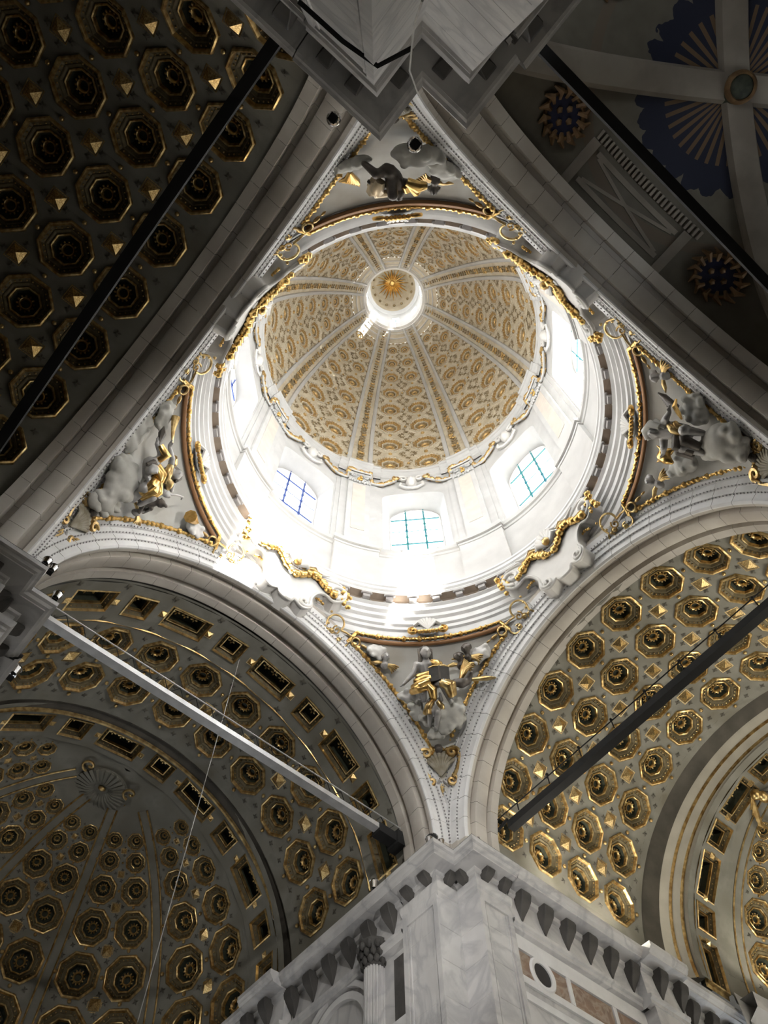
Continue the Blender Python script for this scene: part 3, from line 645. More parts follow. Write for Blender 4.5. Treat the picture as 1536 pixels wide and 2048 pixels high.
# ------------------------------------------------------------------ drum
dr = thing('wall_drum', (0, 0, 34), 'bright white drum wall with pilasters and eight tall windows', 'wall', None, 'structure')
def cyl(az, r, z): q = R_(az); return (r*cos(q), r*sin(q), z)
HW, ZS, ZSP, ZCR = 12.4, 31.6, 38.05, 38.9
def ztop(d): return ZSP+(ZCR-ZSP)*sqrt(max(0, 1-(d/HW)**2))
for k in range(8):
    az = 45*k; mb = MB()
    patch(mb, lambda d, z: cyl(az+d, 7.05, z), -22.5, -HW, 27.9, 41.7, 4, 2); patch(mb, lambda d, z: cyl(az+d, 7.05, z), HW, 22.5, 27.9, 41.7, 4, 2)
    patch(mb, lambda d, z: cyl(az+d, 7.05, z), -HW, HW, 27.9, ZS, 8, 1)
    ds = [-HW*cos(pi*i/20) for i in range(21)]
    mb.grid([[cyl(az+d, 7.05, ztop(d)), cyl(az+d, 7.05, 41.7)] for d in ds])
    obj('bay_wall', mb, M_DRUM, dr, 30)
    # splayed reveal
    def gl(x, z, D=7.9): q = R_(az); return (D*cos(q)-x*sin(q), D*sin(q)+x*cos(q), z)
    gw, gs, gsp, gcr = 1.24, 32.9, 37.4, 38.58
    fo = [cyl(az-HW, 7.05, ZS)]+[cyl(az+d, 7.05, ztop(d)) for d in ds]+[cyl(az+HW, 7.05, ZS)]
    gi = [gl(-gw, gs)]+[gl(-gw*cos(pi*i/20), gsp+(gcr-gsp)*sin(pi*i/20)) for i in range(21)]+[gl(gw, gs)]
    gm = [tuple(Vector(a)*.08+Vector(b)*.92) for a, b in zip(fo, gi)]
    mb = MB(); mb.grid([fo, gm, gi, [gl(-gw*1.15, gs-.15, 8.3)]+[gl(-gw*1.15*cos(pi*i/20), gsp+(gcr+.15-gsp)*sin(pi*i/20), 8.3) for i in range(21)]+[gl(gw*1.15, gs-.15, 8.3)]])
    mb.grid([[fo[0], fo[-1]], [gi[0], gi[-1]]])
    obj('splayed_reveal', mb, M_DRUM, dr, 30)
    mb = MB(); mb.tube([Vector(p)*.996+Vector((0, 0, .0)) for p in gi], .07, 6); obj('reveal_moulding', mb, M_STUCCO, dr, 50)
    # window
    wn = thing('window_%d' % (k+1), gl(0, 35.5), None, None, None, 'structure')
    WLAB = {0: 'arched drum window at right centre above lit transept arch', 1: 'arched drum window at bottom centre, facing the view', 2: 'arched drum window at lower left with blue leading', 3: 'arched drum window at far left, sharply foreshortened',
            4: 'drum window hidden behind ring at upper left', 5: 'drum window hidden behind ring at top', 6: 'drum window hidden behind ring at upper right', 7: 'drum window at right, cut by the ring cornice'}
    wn['label'] = WLAB[k]
    zt = lambda x: gsp+(gcr-gsp)*sqrt(max(0, 1-(x/gw)**2))
    xs = [-gw, -.44, .44, gw]; zs_ = [gs, 34.7, 36.1, 37.4]
    for i in range(3):
        for j in range(4):
            mb = MB(); x0, x1 = xs[i]+.01, xs[i+1]-.01
            if j < 3: mb.add([gl(x0, zs_[j]+.01), gl(x1, zs_[j]+.01), gl(x1, zs_[j+1]-.01), gl(x0, zs_[j+1]-.01)], [(0, 1, 2, 3)])
            else:
                xx = [x0+(x1-x0)*q/8 for q in range(9)]; mb.grid([[gl(x, 37.41), gl(x, max(37.42, zt(x)-.01))] for x in xx])
            obj('pane', mb, M_PANE_SUN if k in (5, 6, 7) else M_PANE, wn, 0)
    ml = M_BLUELEAD if k in (2, 3) else M_GREEN
    mb = MB()
    for x in (-.44, .44):
        mb.tube([gl(x, gs, 7.85), gl(x, zt(x), 7.85)], .05, 5)
        for z in (34.0, 34.7, 35.4, 36.1, 36.8, 37.4): mb.ball(gl(x, z, 7.84), .085, 6, 4)
    obj('upright_bar', mb, ml, wn)
    mb = MB()
    for z in (34.7, 37.4): mb.tube([gl(-gw, z, 7.85), gl(gw, z, 7.85)], .04, 5)
    mb.tube([gl(-gw, 36.1, 7.86), gl(gw, 36.1, 7.86)], .02, 5)
    obj('cross_bar', mb, ml, wn)
    mb = MB(); mb.tube([gl(-gw*cos(pi*i/20), gsp+(gcr-gsp)*sin(pi*i/20), 7.88) for i in range(21)], .04, 5); obj('window_frame', mb, M_DENTIL, wn)
    # pilaster with inset panel and capital
    pz = az+22.5
    def blk(d0, d1, r, z0, z1, mb):
        n_ = 6; rows = [[cyl(pz+d, 7.06, z0)] for d in (d0,)]
        ds2 = [d0+(d1-d0)*i/n_ for i in range(n_+1)]
        mb.grid([[cyl(pz+d, 7.06, z0), cyl(pz+d, r, z0), cyl(pz+d, r, z1), cyl(pz+d, 7.06, z1)] for d in ds2])
        mb.add([cyl(pz+d0, 7.06, z0), cyl(pz+d0, r, z0), cyl(pz+d0, r, z1), cyl(pz+d0, 7.06, z1)], [(0, 1, 2, 3)]); mb.add([cyl(pz+d1, 7.06, z0), cyl(pz+d1, r, z0), cyl(pz+d1, r, z1), cyl(pz+d1, 7.06, z1)], [(0, 1, 2, 3)])
    mb = MB(); blk(-7.6, 7.6, 6.96, 31.9, 40.1, mb); blk(-4.7, 4.7, 6.82, 31.9, 40.1, mb); blk(-9.4, 9.4, 7.01, 31.9, 39.4, mb); obj('pilaster', mb, M_DRUM, dr, 20)
    mb = MB(); blk(-2.7, 2.7, 6.80, 33.4, 38.7, mb); obj('marble_inset', mb, M_BEIGE, dr, 20)
    mb = MB(); blk(-8.2, 8.2, 6.70, 28, 31.3, mb); blk(-8.5, 8.5, 6.66, 31.3, 31.45, mb); blk(-8.9, 8.9, 6.58, 31.5, 31.75, mb); blk(-8.6, 8.6, 6.64, 31.75, 31.95, mb); obj('pedestal', mb, M_DRUM, dr, 20)
    mb = MB()
    for s_ in (-1, 1):
        mb.tube([cyl(pz+s_*x/.118, 6.72, 39.45+y) for x, y in spiral(.36, .2, .2, 1.4, 0, 1)], .05, 5); mb.tube([cyl(pz+s_*x/.118, 6.74, 39.2+y) for x, y in spiral(.22, -.1, .18, 1.2, 2, -1)], .05, 5)
    for i in range(9): mb.ball(cyl(pz-4.4+1.1*i, 6.76, 38.95+.06*(i % 2)), .08, 5, 4)
    blk(-5.2, 5.2, 6.72, 39.85, 40.05, mb); obj('capital', mb, M_DRUM, dr, 50)
    mb = MB()
    for i in range(9): mb.ball(cyl(pz+random.uniform(-.9, .9), 6.68, 39.35+random.uniform(-.3, .3)), .07, 5, 4)
    obj('gilt_flower', mb, M_GOLD, dr, 50)
    # garland running from pilaster to window arch
    GZ = lambda d: 40.35 if abs(d) < 5.2 else (39.55 if abs(d) < 9 else 39.55+.85*min(1, (abs(d)-9)/7)**1.2)
    GR = lambda d: 6.72 if abs(d) < 5.2 else 6.9
    pts = [cyl(pz+d, GR(d), GZ(d)) for d in [-16+32*i/96 for i in range(97)]]
    mb = MB(); beads(mb, pts, .115, .12, .5)
    for s_ in (-1, 1): mb.tube([cyl(pz+s_*(16.2+x/.12), 6.86, 40.55+y) for x, y in spiral(0, 0, .22, 1.3, 2.)], .06, 5)
    obj('gilt_garland', mb, M_DOMEGOLD, dr, 50)
    mb = MB(); mb.tube([cyl(pz+d, GR(d)-.02, GZ(d)-.16) for d in [-16+32*i/96 for i in range(97)]], .06, 5); obj('garland_moulding', mb, M_DRUM, dr, 50)
    mb = MB()       # scroll above window crown
    for s_ in (-1, 1):
        mb.tube([cyl(az+s_*x/.12, 6.9, 40.2+y) for x, y in spiral(.45, .3, .32, 1.2, 0, 1)], .07, 6); mb.tube([cyl(az+s_*x/.12, 6.9, 39.6+y) for x, y in ((.55, .3), (.6, 0), (.3, -.3), (0, -.35))], .07, 6)
    mb.ball(cyl(az, 6.95, 40.1), (.3, .3, .5), 8, 6); obj('white_scroll', mb, M_STUCCO, dr, 50)
mb = MB(); mb.lathe([(7.06, 28), (6.90, 28.02), (6.90, 31.3), (6.86, 31.32), (6.84, 31.46), (6.76, 31.5), (6.76, 31.72), (6.80, 31.8), (6.82, 31.95), (7.06, 32.0)], 128); obj('dado', mb, M_DRUM, dr, 20)
# drum cornice, breaking forward over the pilasters
mb = MB(); rows = []
for i in range(8*24):
    d = ((i+.5)/24*45) % 45; b = .20 if abs(d-22.5) < 6.2 else (.09 if abs(d-22.5) < 8.6 else 0)
    for dd in (-.001, .001):
        rows.append([cyl(45*i/24+(45/24)*(0 if dd < 0 else .999), 7.06-o-b, z) for o, z in ((0, 40.55), (.05, 40.6), (.05, 40.95), (.10, 41.0), (.14, 41.12), (.26, 41.2), (.28, 41.36), (.32, 41.42), (.32, 41.52), (.0, 41.6), (-.2, 41.62))])
mb.grid(rows, closed_u=True); obj('drum_cornice', mb, M_DRUM, dr, 20)

# ------------------------------------------------------------------ dome
dm = thing('ceiling_dome', (0, 0, 48), 'gilded coffered dome with eight white ribs and bright lantern', 'dome', None, 'structure')
DP = [(7.25, 41.3), (7.18, 42.2), (7.02, 43.6), (6.72, 45.6), (6.24, 47.5), (5.68, 49.2), (5.0, 50.95), (4.1, 52.75), (3.2, 54.2), (2.55, 55.0), (2.15, 55.45)]
ARC = [0.]
for (a, b), (c, d) in zip(DP, DP[1:]): ARC.append(ARC[-1]+hypot(c-a, d-b))
LEN = ARC[-1]
def dprof(t):
    s_ = max(0., min(1., t))*LEN
    for i in range(len(DP)-1):
        if s_ <= ARC[i+1]+1e-9:
            f = (s_-ARC[i])/(ARC[i+1]-ARC[i]); return DP[i][0]+(DP[i+1][0]-DP[i][0])*f, DP[i][1]+(DP[i+1][1]-DP[i][1])*f
    return DP[-1]
def t_of_z(z):
    lo, hi = 0., 1.
    for _ in range(40):
        m = (lo+hi)/2
        if dprof(m)[1] < z: lo = m
        else: hi = m
    return lo
ribhalf = lambda t: math.degrees((.74-.34*t)/dprof(t)[0])
rowz = [43.25, 45.55, 47.5, 49.2, 50.8, 52.2, 53.35, 54.3]
tc_ = [t_of_z(z) for z in rowz]; te = [tc_[0]-(tc_[1]-tc_[0])/2]+[(a+b)/2 for a, b in zip(tc_, tc_[1:])]+[tc_[-1]+(tc_[-1]-tc_[-2])/2]
cw = Vector((0, 0, 47))
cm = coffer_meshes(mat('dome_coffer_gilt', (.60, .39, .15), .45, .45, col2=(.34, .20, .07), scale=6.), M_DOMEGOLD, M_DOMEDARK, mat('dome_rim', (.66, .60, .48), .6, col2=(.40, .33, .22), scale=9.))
CO_keep = CO
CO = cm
for k in range(8):
    az = 45*k
    def F(u, t):
        r, z = dprof(t); return cyl(az-u*(22.5-ribhalf(t)), r, z)
    su = lambda u, t: dprof(t)[0]*R_(22.5-ribhalf(t))
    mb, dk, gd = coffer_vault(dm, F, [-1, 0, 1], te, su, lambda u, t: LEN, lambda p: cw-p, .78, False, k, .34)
    patch(mb, F, -1, 1, 0, te[0], 6, 2); patch(mb, F, -1, 1, te[-1], 1, 4, 2)
    patch(mb, lambda u, t: cyl(az+22.5-u*ribhalf(t), *dprof(t)), -1, 1, 0, 1, 2, 20)
    obj('web', mb, M_DOMEFIELD, dm, 50)
    rnd = random.Random(k)
    for j in range(len(te)-1):                          # dark stucco sprigs over the pale field
        for (du, dv) in ((0, .5), (0, .2), (0, .8), (-.93, .5), (.93, .5), (-.93, .1), (.93, .1), (-.07, .35), (.07, .65), (-.2, .03), (.2, .03), (-.8, .03), (.8, .03), (-.12, .92), (.12, .92), (-.12, .08), (.12, .08), (-.88, .9), (.88, .9)):
            q = frame(F, du, te[j]+(te[j+1]-te[j])*dv, lambda p: cw-p); s_ = .16*dprof(te[j])[0]/7+.03
            floret(dk, fmat(*q, 1, 1, 1), s_)
    for i in range(9): q = frame(F, -.9+1.8*i/8, te[0]*.45, lambda p: cw-p); gd.ball(q[0], .12 if i % 2 else .16, 6, 4)
    for j in range(len(te)-1):
        for du in (-.5, .5):
            q = frame(F, du, te[j+1], lambda p: cw-p); s_ = .13*dprof(te[j+1])[0]/7; gd.ball(q[0], (s_, s_, s_), 6, 4)
    obj('sprig', dk, M_DOMEDARK, dm, 0, kind='stuff'); obj('gilt_boss', gd, M_DOMEGOLD, dm, 50, kind='stuff')
    # rib : two fillets and a garland
    ra = az+22.5
    for s_ in (-1, 1):
        mb = MB(); rows = []
        for i in range(31):
            t = i/30; r, z = dprof(t); h = ribhalf(t); e = .23-.11*t
            rows.append([cyl(ra+s_*(h-math.degrees(w_/r)), r-o, z) for w_, o in ((-.04, -.02), (-.02, .12), (e*.5, .16), (e, .12), (e+.02, -.02))])
        mb.grid(rows); obj('rib_fillet', mb, M_DRUM, dm, 40)
    mb = MB(); dk = MB(); s0 = .2
    while s0 < LEN-.15:
        t = s0/LEN; r, z = dprof(t); sc_ = (.85-.45*t)
        if int(s0/.55) % 2 == 0:
            for i in range(7): mb.ball(cyl(ra+rnd.uniform(-1, 1)*math.degrees(.19*sc_/r)*1.2, r-.12, z+rnd.uniform(-.18, .18)*sc_), .10*sc_, 5, 4)
        else:
            for i in (-1, 1): dk.tube([cyl(ra, r-.07, z-.10*sc_), cyl(ra+i*math.degrees(.16*sc_/r), r-.12, z+.05*sc_), cyl(ra+i*math.degrees(.25*sc_/r), r-.07, z+.20*sc_)], [.04*sc_, .09*sc_, .02*sc_], 5)
        s0 += .28*sc_+.1
    obj('leaf_garland', mb, M_DOMEGOLD, dm, 50); obj('dark_leaf', dk, M_DOMEDARK, dm, 50)
CO = CO_keep
mb = MB(); mb.lathe([(2.6, 55.0), (2.45, 55.05), (2.42, 55.25), (2.2, 55.35), (2.18, 55.5), (2.0, 55.55), (2.0, 55.75), (1.86, 55.85), (1.84, 56.1), (1.9, 56.2)], 64); obj('oculus_ring', mb, M_STUCCO, dm, 25)
# lantern
ln = thing('lantern', (0, 0, 58), 'bright white lantern with small windows and golden sun ceiling over the dome', 'lantern')
mb = MB()
zw0, zw1, hw = 57.2, 59.2, 8.
for k in range(8):
    az = 45*k
    patch(mb, lambda d, z: cyl(az+d, 1.85, z), -22.5, -hw, 56.1, 60.8, 2, 1); patch(mb, lambda d, z: cyl(az+d, 1.85, z), hw, 22.5, 56.1, 60.8, 2, 1)
    patch(mb, lambda d, z: cyl(az+d, 1.85, z), -hw, hw, 56.1, zw0, 2, 1); patch(mb, lambda d, z: cyl(az+d, 1.85, z), -hw, hw, zw1, 60.8, 2, 1)
    for s_ in (-1, 1): mb.grid([[cyl(az+s_*hw, r, z) for z in (zw0, zw1)] for r in (1.85, 2.1)])
    mb.grid([[cyl(az+s_*hw, r, zw1) for s_ in (-1, 1)] for r in (1.85, 2.1)]); mb.grid([[cyl(az+s_*hw, r, zw0) for s_ in (-1, 1)] for r in (1.85, 2.1)])
mb.lathe([(1.85, 60.6), (1.76, 60.65), (1.66, 60.8), (1.62, 60.85), (1.7, 61.0)], 48)
obj('lantern_wall', mb, M_DRUM, ln, 25)
for k in range(8):
    az = 45*k; mb = MB(); mb.add([cyl(az-hw, 2.06, zw0), cyl(az+hw, 2.06, zw0), cyl(az+hw, 2.06, zw1), cyl(az-hw, 2.06, zw1)], [(0, 1, 2, 3)]); p = obj('lantern_pane', mb, M_PANE_SUN if k in (5, 6, 7) else M_PANE, ln, 0)
    mb = MB(); mb.tube([cyl(az, 2.03, zw0), cyl(az, 2.03, zw1)], .03, 5); mb.tube([cyl(az-hw, 2.03, zw0), cyl(az-hw, 2.03, zw1)], .03, 5); obj('window_bar', mb, M_GREEN, p)
mb = MB(); mb.lathe([(1.7, 60.95), (1.66, 61.4), (1.5, 62.2), (1.15, 63.1), (.6, 63.6), (.001, 63.75)], 40); obj('lantern_ceiling', mb, M_DOMEFIELD, ln, 60)
mb = MB()
for k in range(24):
    a = 2*pi*k/24; L = 1.25 if k % 2 else 1.0
    mb.tube([(.15*cos(a), .15*sin(a), 63.55), (L*.6*cos(a), L*.6*sin(a), 63.42), (L*cos(a), L*sin(a), 62.95)], [.08, .06, .015], 5)
mb.ball((0, 0, 63.5), (.25, .25, .12), 10, 6); obj('golden_sun', mb, M_GOLD, ln, 50)
for k in range(16):
    a = 2*pi*k/16; mb = MB(); mb.ball((1.44*cos(a), 1.44*sin(a), 62.2), .11, 6, 4); obj('dark_boss', mb, M_DOMEDARK, ln, 50)

# ------------------------------------------------------------------ unseen roof disc and round wall, added to keep sky light out
mb = MB(); mb.lathe([(7.5, 26.6), (34, 26.6)], 64); mb.lathe([(7.06, 25.3), (7.5, 26.6)], 64); obj('ceiling_sky_block', mb, M_BAND, None, 0, kind='structure')
mb = MB(); mb.lathe([(34, 26.6), (34, 0)], 64); obj('wall_sky_block', mb, M_BAND, None, 0, kind='structure')

# ------------------------------------------------------------------ barrel vaults
def arm_vault(name, side, label, Rr, zc, asp, rows, tk, t0, dt, n0, n1, strip=None, seed=0):
    A = AX[side]
    F = lambda n, th: A(Rr*cos(th), n, zc+asp*Rr*sin(th))
    t = thing(name, A(0, (n0+n1)/2, zc+Rr), label, 'vault', None, 'structure')
    inw = lambda p: Vector(A(0, 12, zc-2))-p if side in 'BD' else Vector(A(0, 12, zc-2))-p
    inw = lambda p: Vector((p.x if side in 'BC' else 0, p.y if side in 'AD' else 0, zc-1))-p
    us = rows; vs_ = [t0+dt*(k_+.5) for k_ in tk]
    mb, dk, gd = coffer_vault(t, F, us, vs_, lambda u, v: 1., lambda u, v: Rr, inw, .78, True, seed)
    lo, hi = vs_[0], vs_[-1]
    zlow = math.asin(max(-1, (17.9-zc)/(asp*Rr)))
    for a, b in ((zlow, lo), (hi, pi-zlow)):
        if b > a: patch(mb, F, us[0], us[-1], a, b, len(us)*2, 2)
    if us[-1] < n1-.01: patch(mb, F, us[-1], n1, zlow, pi-zlow, 1, 40)
    if strip:
        s0, s1, half = strip; big = RECT_L; 
        for k_ in range(len(vs_)-1):
            v0, v1 = vs_[k_], vs_[k_+1]; vc = (v0+v1)/2; sq = k_ % 2
            ax_, ay_, ms = (.46, .46, RECT_S) if sq else (.46, .78, RECT_L)
            cell_hole(mb, F, s0, s1, v0, v1, ax_*.97, ay_*.97/Rr, 'sq')
            p, eu, ev, n = frame(F, (s0+s1)/2, vc, inw); put(ms, ('panel_coffer', 'gilt_frame', 'panel_well', 'leaf_spray'), t, fmat(p, eu, ev, n, 1, 1, 1))
            for ee in (s0+.12, s1-.12):
                q = frame(F, ee, v0, inw); floret(dk, fmat(*q, 1, 1, 1), .14)
            q = frame(F, (s0+s1)/2, v0, inw); obj('gilt_pyramid', PYR, None, t, M=fmat(*q, .11, .11, .15))
        for a, b in ((zlow, vs_[0]), (vs_[-1], pi-zlow)):
            if b > a: patch(mb, F, s0, s1, a, b, 2, 2)
        pts = [F(s1, vs_[0]+(vs_[-1]-vs_[0])*i/60) for i in range(61)]
        bd = MB(); bd.tube([Vector(p)+(inw(Vector(p))).normalized()*.02 for p in pts], .035, 5); obj('gilt_fillet', bd, M_GOLD2, t, 60)
        if s0 > n0: patch(mb, F, n0, s0, zlow, pi-zlow, 1, 40)
    elif us[0] > n0: patch(mb, F, n0, us[0], zlow, pi-zlow, 1, 40)
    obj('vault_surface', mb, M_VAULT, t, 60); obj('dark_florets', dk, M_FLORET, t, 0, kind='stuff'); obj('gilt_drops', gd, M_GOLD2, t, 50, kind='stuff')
    return t, F
RECT_S = rect_meshes(.46, .46); RECT_L = rect_meshes(.46, .78)
tkr = list(range(-6, 6))
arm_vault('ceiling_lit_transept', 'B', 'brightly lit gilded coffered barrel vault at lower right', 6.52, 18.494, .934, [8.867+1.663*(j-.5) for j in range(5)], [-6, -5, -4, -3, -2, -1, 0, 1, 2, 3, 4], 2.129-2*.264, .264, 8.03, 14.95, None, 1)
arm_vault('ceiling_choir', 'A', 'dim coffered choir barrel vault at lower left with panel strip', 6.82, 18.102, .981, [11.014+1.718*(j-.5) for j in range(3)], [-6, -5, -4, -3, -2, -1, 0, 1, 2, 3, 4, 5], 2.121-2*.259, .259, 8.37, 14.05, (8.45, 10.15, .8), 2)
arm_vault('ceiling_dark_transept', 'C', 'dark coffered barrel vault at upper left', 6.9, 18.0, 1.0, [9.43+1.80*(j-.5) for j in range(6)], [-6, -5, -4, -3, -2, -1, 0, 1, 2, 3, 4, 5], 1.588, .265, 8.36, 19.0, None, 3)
for k_, R0 in (('A', 6.83), ('C', 6.9)):
    mb = MB(); p1, r1, p2, r2_, p3, r3 = ARCHP[k_]; A = AX[k_]
    mb.grid([[A(r*cos(q), p2+.02, (18.3)+ .96*r*sin(q)) for r in (6.40, 7.4)] for q in [pi*i/60 for i in range(61)]])
mb = MB(); mb.grid([[AX['C'](s_, 19.0, z) for z in (0, 25.5)] for s_ in (-7.5, 7.5)]); obj('wall_far_transept_end', mb, M_VAULT, None, 0, kind='structure')

# ribs at the vault ends ----------------------------------------------------
def arch_band(side, prof, name, m, parent, zc, asp=.97, th0=-.05):
    A = AX[side]; mb = MB()
    mb.grid([[A(r*cos(q), n, zc+asp*r*sin(q)) for n, r in prof] for q in [th0+(pi-2*th0)*i/72 for i in range(73)]])
    return obj(name, mb, m, parent, 30)
rb = thing('rib_arch', (15.6, 0, 24.3), 'cream and gilt rib arch with dark outer face at right', 'arch', None, 'structure')
ZB = 18.7
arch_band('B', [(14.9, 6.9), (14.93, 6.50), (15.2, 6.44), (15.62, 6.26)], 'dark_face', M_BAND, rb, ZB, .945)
arch_band('B', [(15.62, 6.26), (15.66, 6.20), (15.84, 6.02)], 'cream_soffit', M_CREAM, rb, ZB, .945); arch_band('B', [(15.90, 5.98), (16.12, 5.80)], 'cream_soffit', M_CREAM, rb, ZB, .945)
arch_band('B', [(16.18, 5.76), (16.36, 5.62), (16.36, 6.4)], 'cream_soffit', M_CREAM, rb, ZB, .945)
for n_, r_ in ((15.86, 5.99), (16.15, 5.77)):
    arch_band('B', [(n_-.05, r_+.03), (n_-.02, r_-.03), (n_, r_+.01), (n_+.02, r_-.04), (n_+.05, r_+.0)], 'gilt_fillet', M_GOLD2, rb, ZB, .945)
ra_ = thing('rib_arch', (0, 14.3, 24.8), 'narrow dark rib arch with gilt edge across choir vault', 'arch', None, 'structure')
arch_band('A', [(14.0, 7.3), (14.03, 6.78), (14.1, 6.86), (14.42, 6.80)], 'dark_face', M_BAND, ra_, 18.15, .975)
arch_band('A', [(14.42, 6.80), (14.44, 6.70), (14.50, 6.68), (14.53, 6.8)], 'gilt_fillet', M_GOLD2, ra_, 18.15, .975)

# apses ----------------------------------------------------------------------
def apse(name, side, label, nc, Rr, zc, cols, polar, ribs, strip, seed, wm):
    A = AX[side]; c = Vector(A(0, nc, zc))
    t = thing(name, c+Vector((0, 0, Rr)), label, 'apse vault', None, 'structure')
    # az: 0 along +s ... 90 outwards
    F = lambda az, pol: A(Rr*sin(pol)*cos(az), nc+Rr*sin(pol)*sin(az), zc+Rr*cos(pol))
    inw = lambda p: c-p
    mb, dk, gd = MB(), MB(), MB(); p0 = polar[0]
    for (a0, a1) in cols:
        us = [R_(a0), R_((a0+a1)/2), R_(a1)]
        m1, d1, g1 = coffer_vault(t, F, us, polar, lambda u, v: Rr*sin(v), lambda u, v: Rr, inw, .86, True, seed)
        for s_, d_ in ((mb, m1), (dk, d1), (gd, g1)): s_.add(d_.v, d_.f)
    edges = [min(-1, cols[0][0])]+[x for c_ in cols for x in c_]+[max(181, cols[-1][1])]
    for a0, a1 in zip(edges[::2], edges[1::2]): patch(mb, F, R_(a0), R_(a1), polar[0], polar[-1], 2, 24)
    patch(mb, F, R_(-1), R_(181), .02, polar[0], 40, 4); patch(mb, F, R_(-1), R_(181), polar[-1], pi/2+.05, 40, 2)
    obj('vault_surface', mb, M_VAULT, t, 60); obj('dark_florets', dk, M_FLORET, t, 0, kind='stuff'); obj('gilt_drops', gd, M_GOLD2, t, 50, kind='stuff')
    for az in ribs:
        for s_ in (-1, 1):
            r_ = MB(); pts = []
            for i in range(28):
                pol = R_(16)+(pi/2-R_(16))*i/27; wv = .17/(Rr*sin(pol)); p = Vector(F(R_(az)+s_*wv, pol)); pts.append(p+(c-p).normalized()*.03)
            r_.tube(pts, .035, 5); obj('gilt_fillet', r_, M_GOLD2, t, 60)
        r_ = MB(); rows = []
        for i in range(28):
            pol = R_(16)+(pi/2-R_(16))*i/27; row = []
            for s_, h in ((-1, 0), (-1, .03), (1, .03), (1, 0)):
                p = Vector(F(R_(az)+s_*.13/(Rr*sin(pol)), pol)); row.append(p+(c-p).normalized()*h)
            rows.append(row)
        r_.grid(rows); obj('rib', r_, M_VAULT, t, 40)
    # strip of panels before the semi-dome
    s0, s1, ns = strip; G = lambda n, th: A(Rr*cos(th), n, zc+Rr*sin(th)); gi = lambda p: Vector(A(0, (s0+s1)/2, zc))-p
    mb = MB(); dth = pi/ns
    hwd = min(.46, (s1-s0)/2-.1)
    for i in range(ns):
        v0, v1 = dth*i, dth*(i+1); sq = i % 2; ay_ = .46 if sq else .78; ms = RECT_S if sq else RECT_L; k_ = hwd/.46
        cell_hole(mb, G, s0, s1, v0, v1, hwd*.97, ay_*.97*k_/Rr, 'sq')
        p, eu, ev, n = frame(G, (s0+s1)/2, (v0+v1)/2, gi); put(ms, ('panel_coffer', 'gilt_frame', 'panel_well', 'leaf_spray'), t, fmat(p, eu, ev, n, k_, k_, 1))
        if i: q = frame(G, (s0+s1)/2, v0, gi); obj('gilt_pyramid', PYR, None, t, M=fmat(*q, .09, .09, .12))
    patch(mb, G, s0-.3, s0, 0, pi, 1, 40); patch(mb, G, s1, nc+.05, 0, pi, 1, 40); obj('panel_strip', mb, M_VAULT, t, 60)
    # round wall with windows, below the view
    wl = thing('wall_apse_'+('choir' if side == 'A' else 'transept'), A(0, nc+Rr, 9), 'curved apse wall below the '+WHERE[side]+' half dome', 'wall', None, 'structure')
    mb = MB(); wz0, wz1 = 6., 15.5
    cols_ = [(30, 50), (80, 100), (130, 150)]
    W = lambda az, z: A((Rr-.1)*cos(R_(az)), nc+(Rr-.1)*sin(R_(az)), z)
    ed = [-2]+[x for c_ in cols_ for x in c_]+[182]
    for a0, a1 in zip(ed[::2], ed[1::2]): patch(mb, W, a0, a1, 0, zc, 6, 1)
    for a0, a1 in cols_: patch(mb, W, a0, a1, 0, wz0, 4, 1); patch(mb, W, a0, a1, wz1, zc, 4, 1)
    for d, z in ((.5, 18.1),): mb.grid([[A((Rr-d_)*cos(R_(a)), nc+(Rr-d_)*sin(R_(a)), z_) for d_, z_ in ((.1, 16.5), (.2, 16.7), (.15, 17.5), (.55, 17.75), (.6, 18.2), (0, 18.2))] for a in [180*i/40 for i in range(41)]])
    obj('wall_face', mb, M_MARBLE, wl, 30)
    for a0, a1 in cols_:
        mb = MB(); patch(mb, W, a0, a1, wz0, wz1, 4, 1); obj('lit_window', mb, wm, wl, 0)
    return t
POLA = [R_(x) for x in (17.5, 22.5, 28.0, 34.0, 42.3, 54.5, 69, 86)]
apse('ceiling_choir_apse', 'A', 'dim gilded half dome of the choir with ribs around a shell', 16.0, 6.6, 18.3, [(1, 35), (40, 71.5), (75, 105), (108.5, 140), (145, 179)], [R_(x) for x in (22.8, 28.8, 36, 45.8, 58, 72.5, 88)], [37.5, 73.2, 106.8, 142.5], (14.5, 15.9, 12), 11, M_PANE3)
apse('ceiling_transept_apse', 'B', 'lit gilded half dome with small octagonal coffers at far right', 17.6, 5.55, 18.35, [(12, 52), (54, 94.5), (96.5, 137), (139, 179)], [R_(x) for x in (24, 31, 39.5, 50.5, 65, 82)], [10.5, 53, 95.5, 138, 180], (16.36, 17.5, 12), 12, M_PANE2)
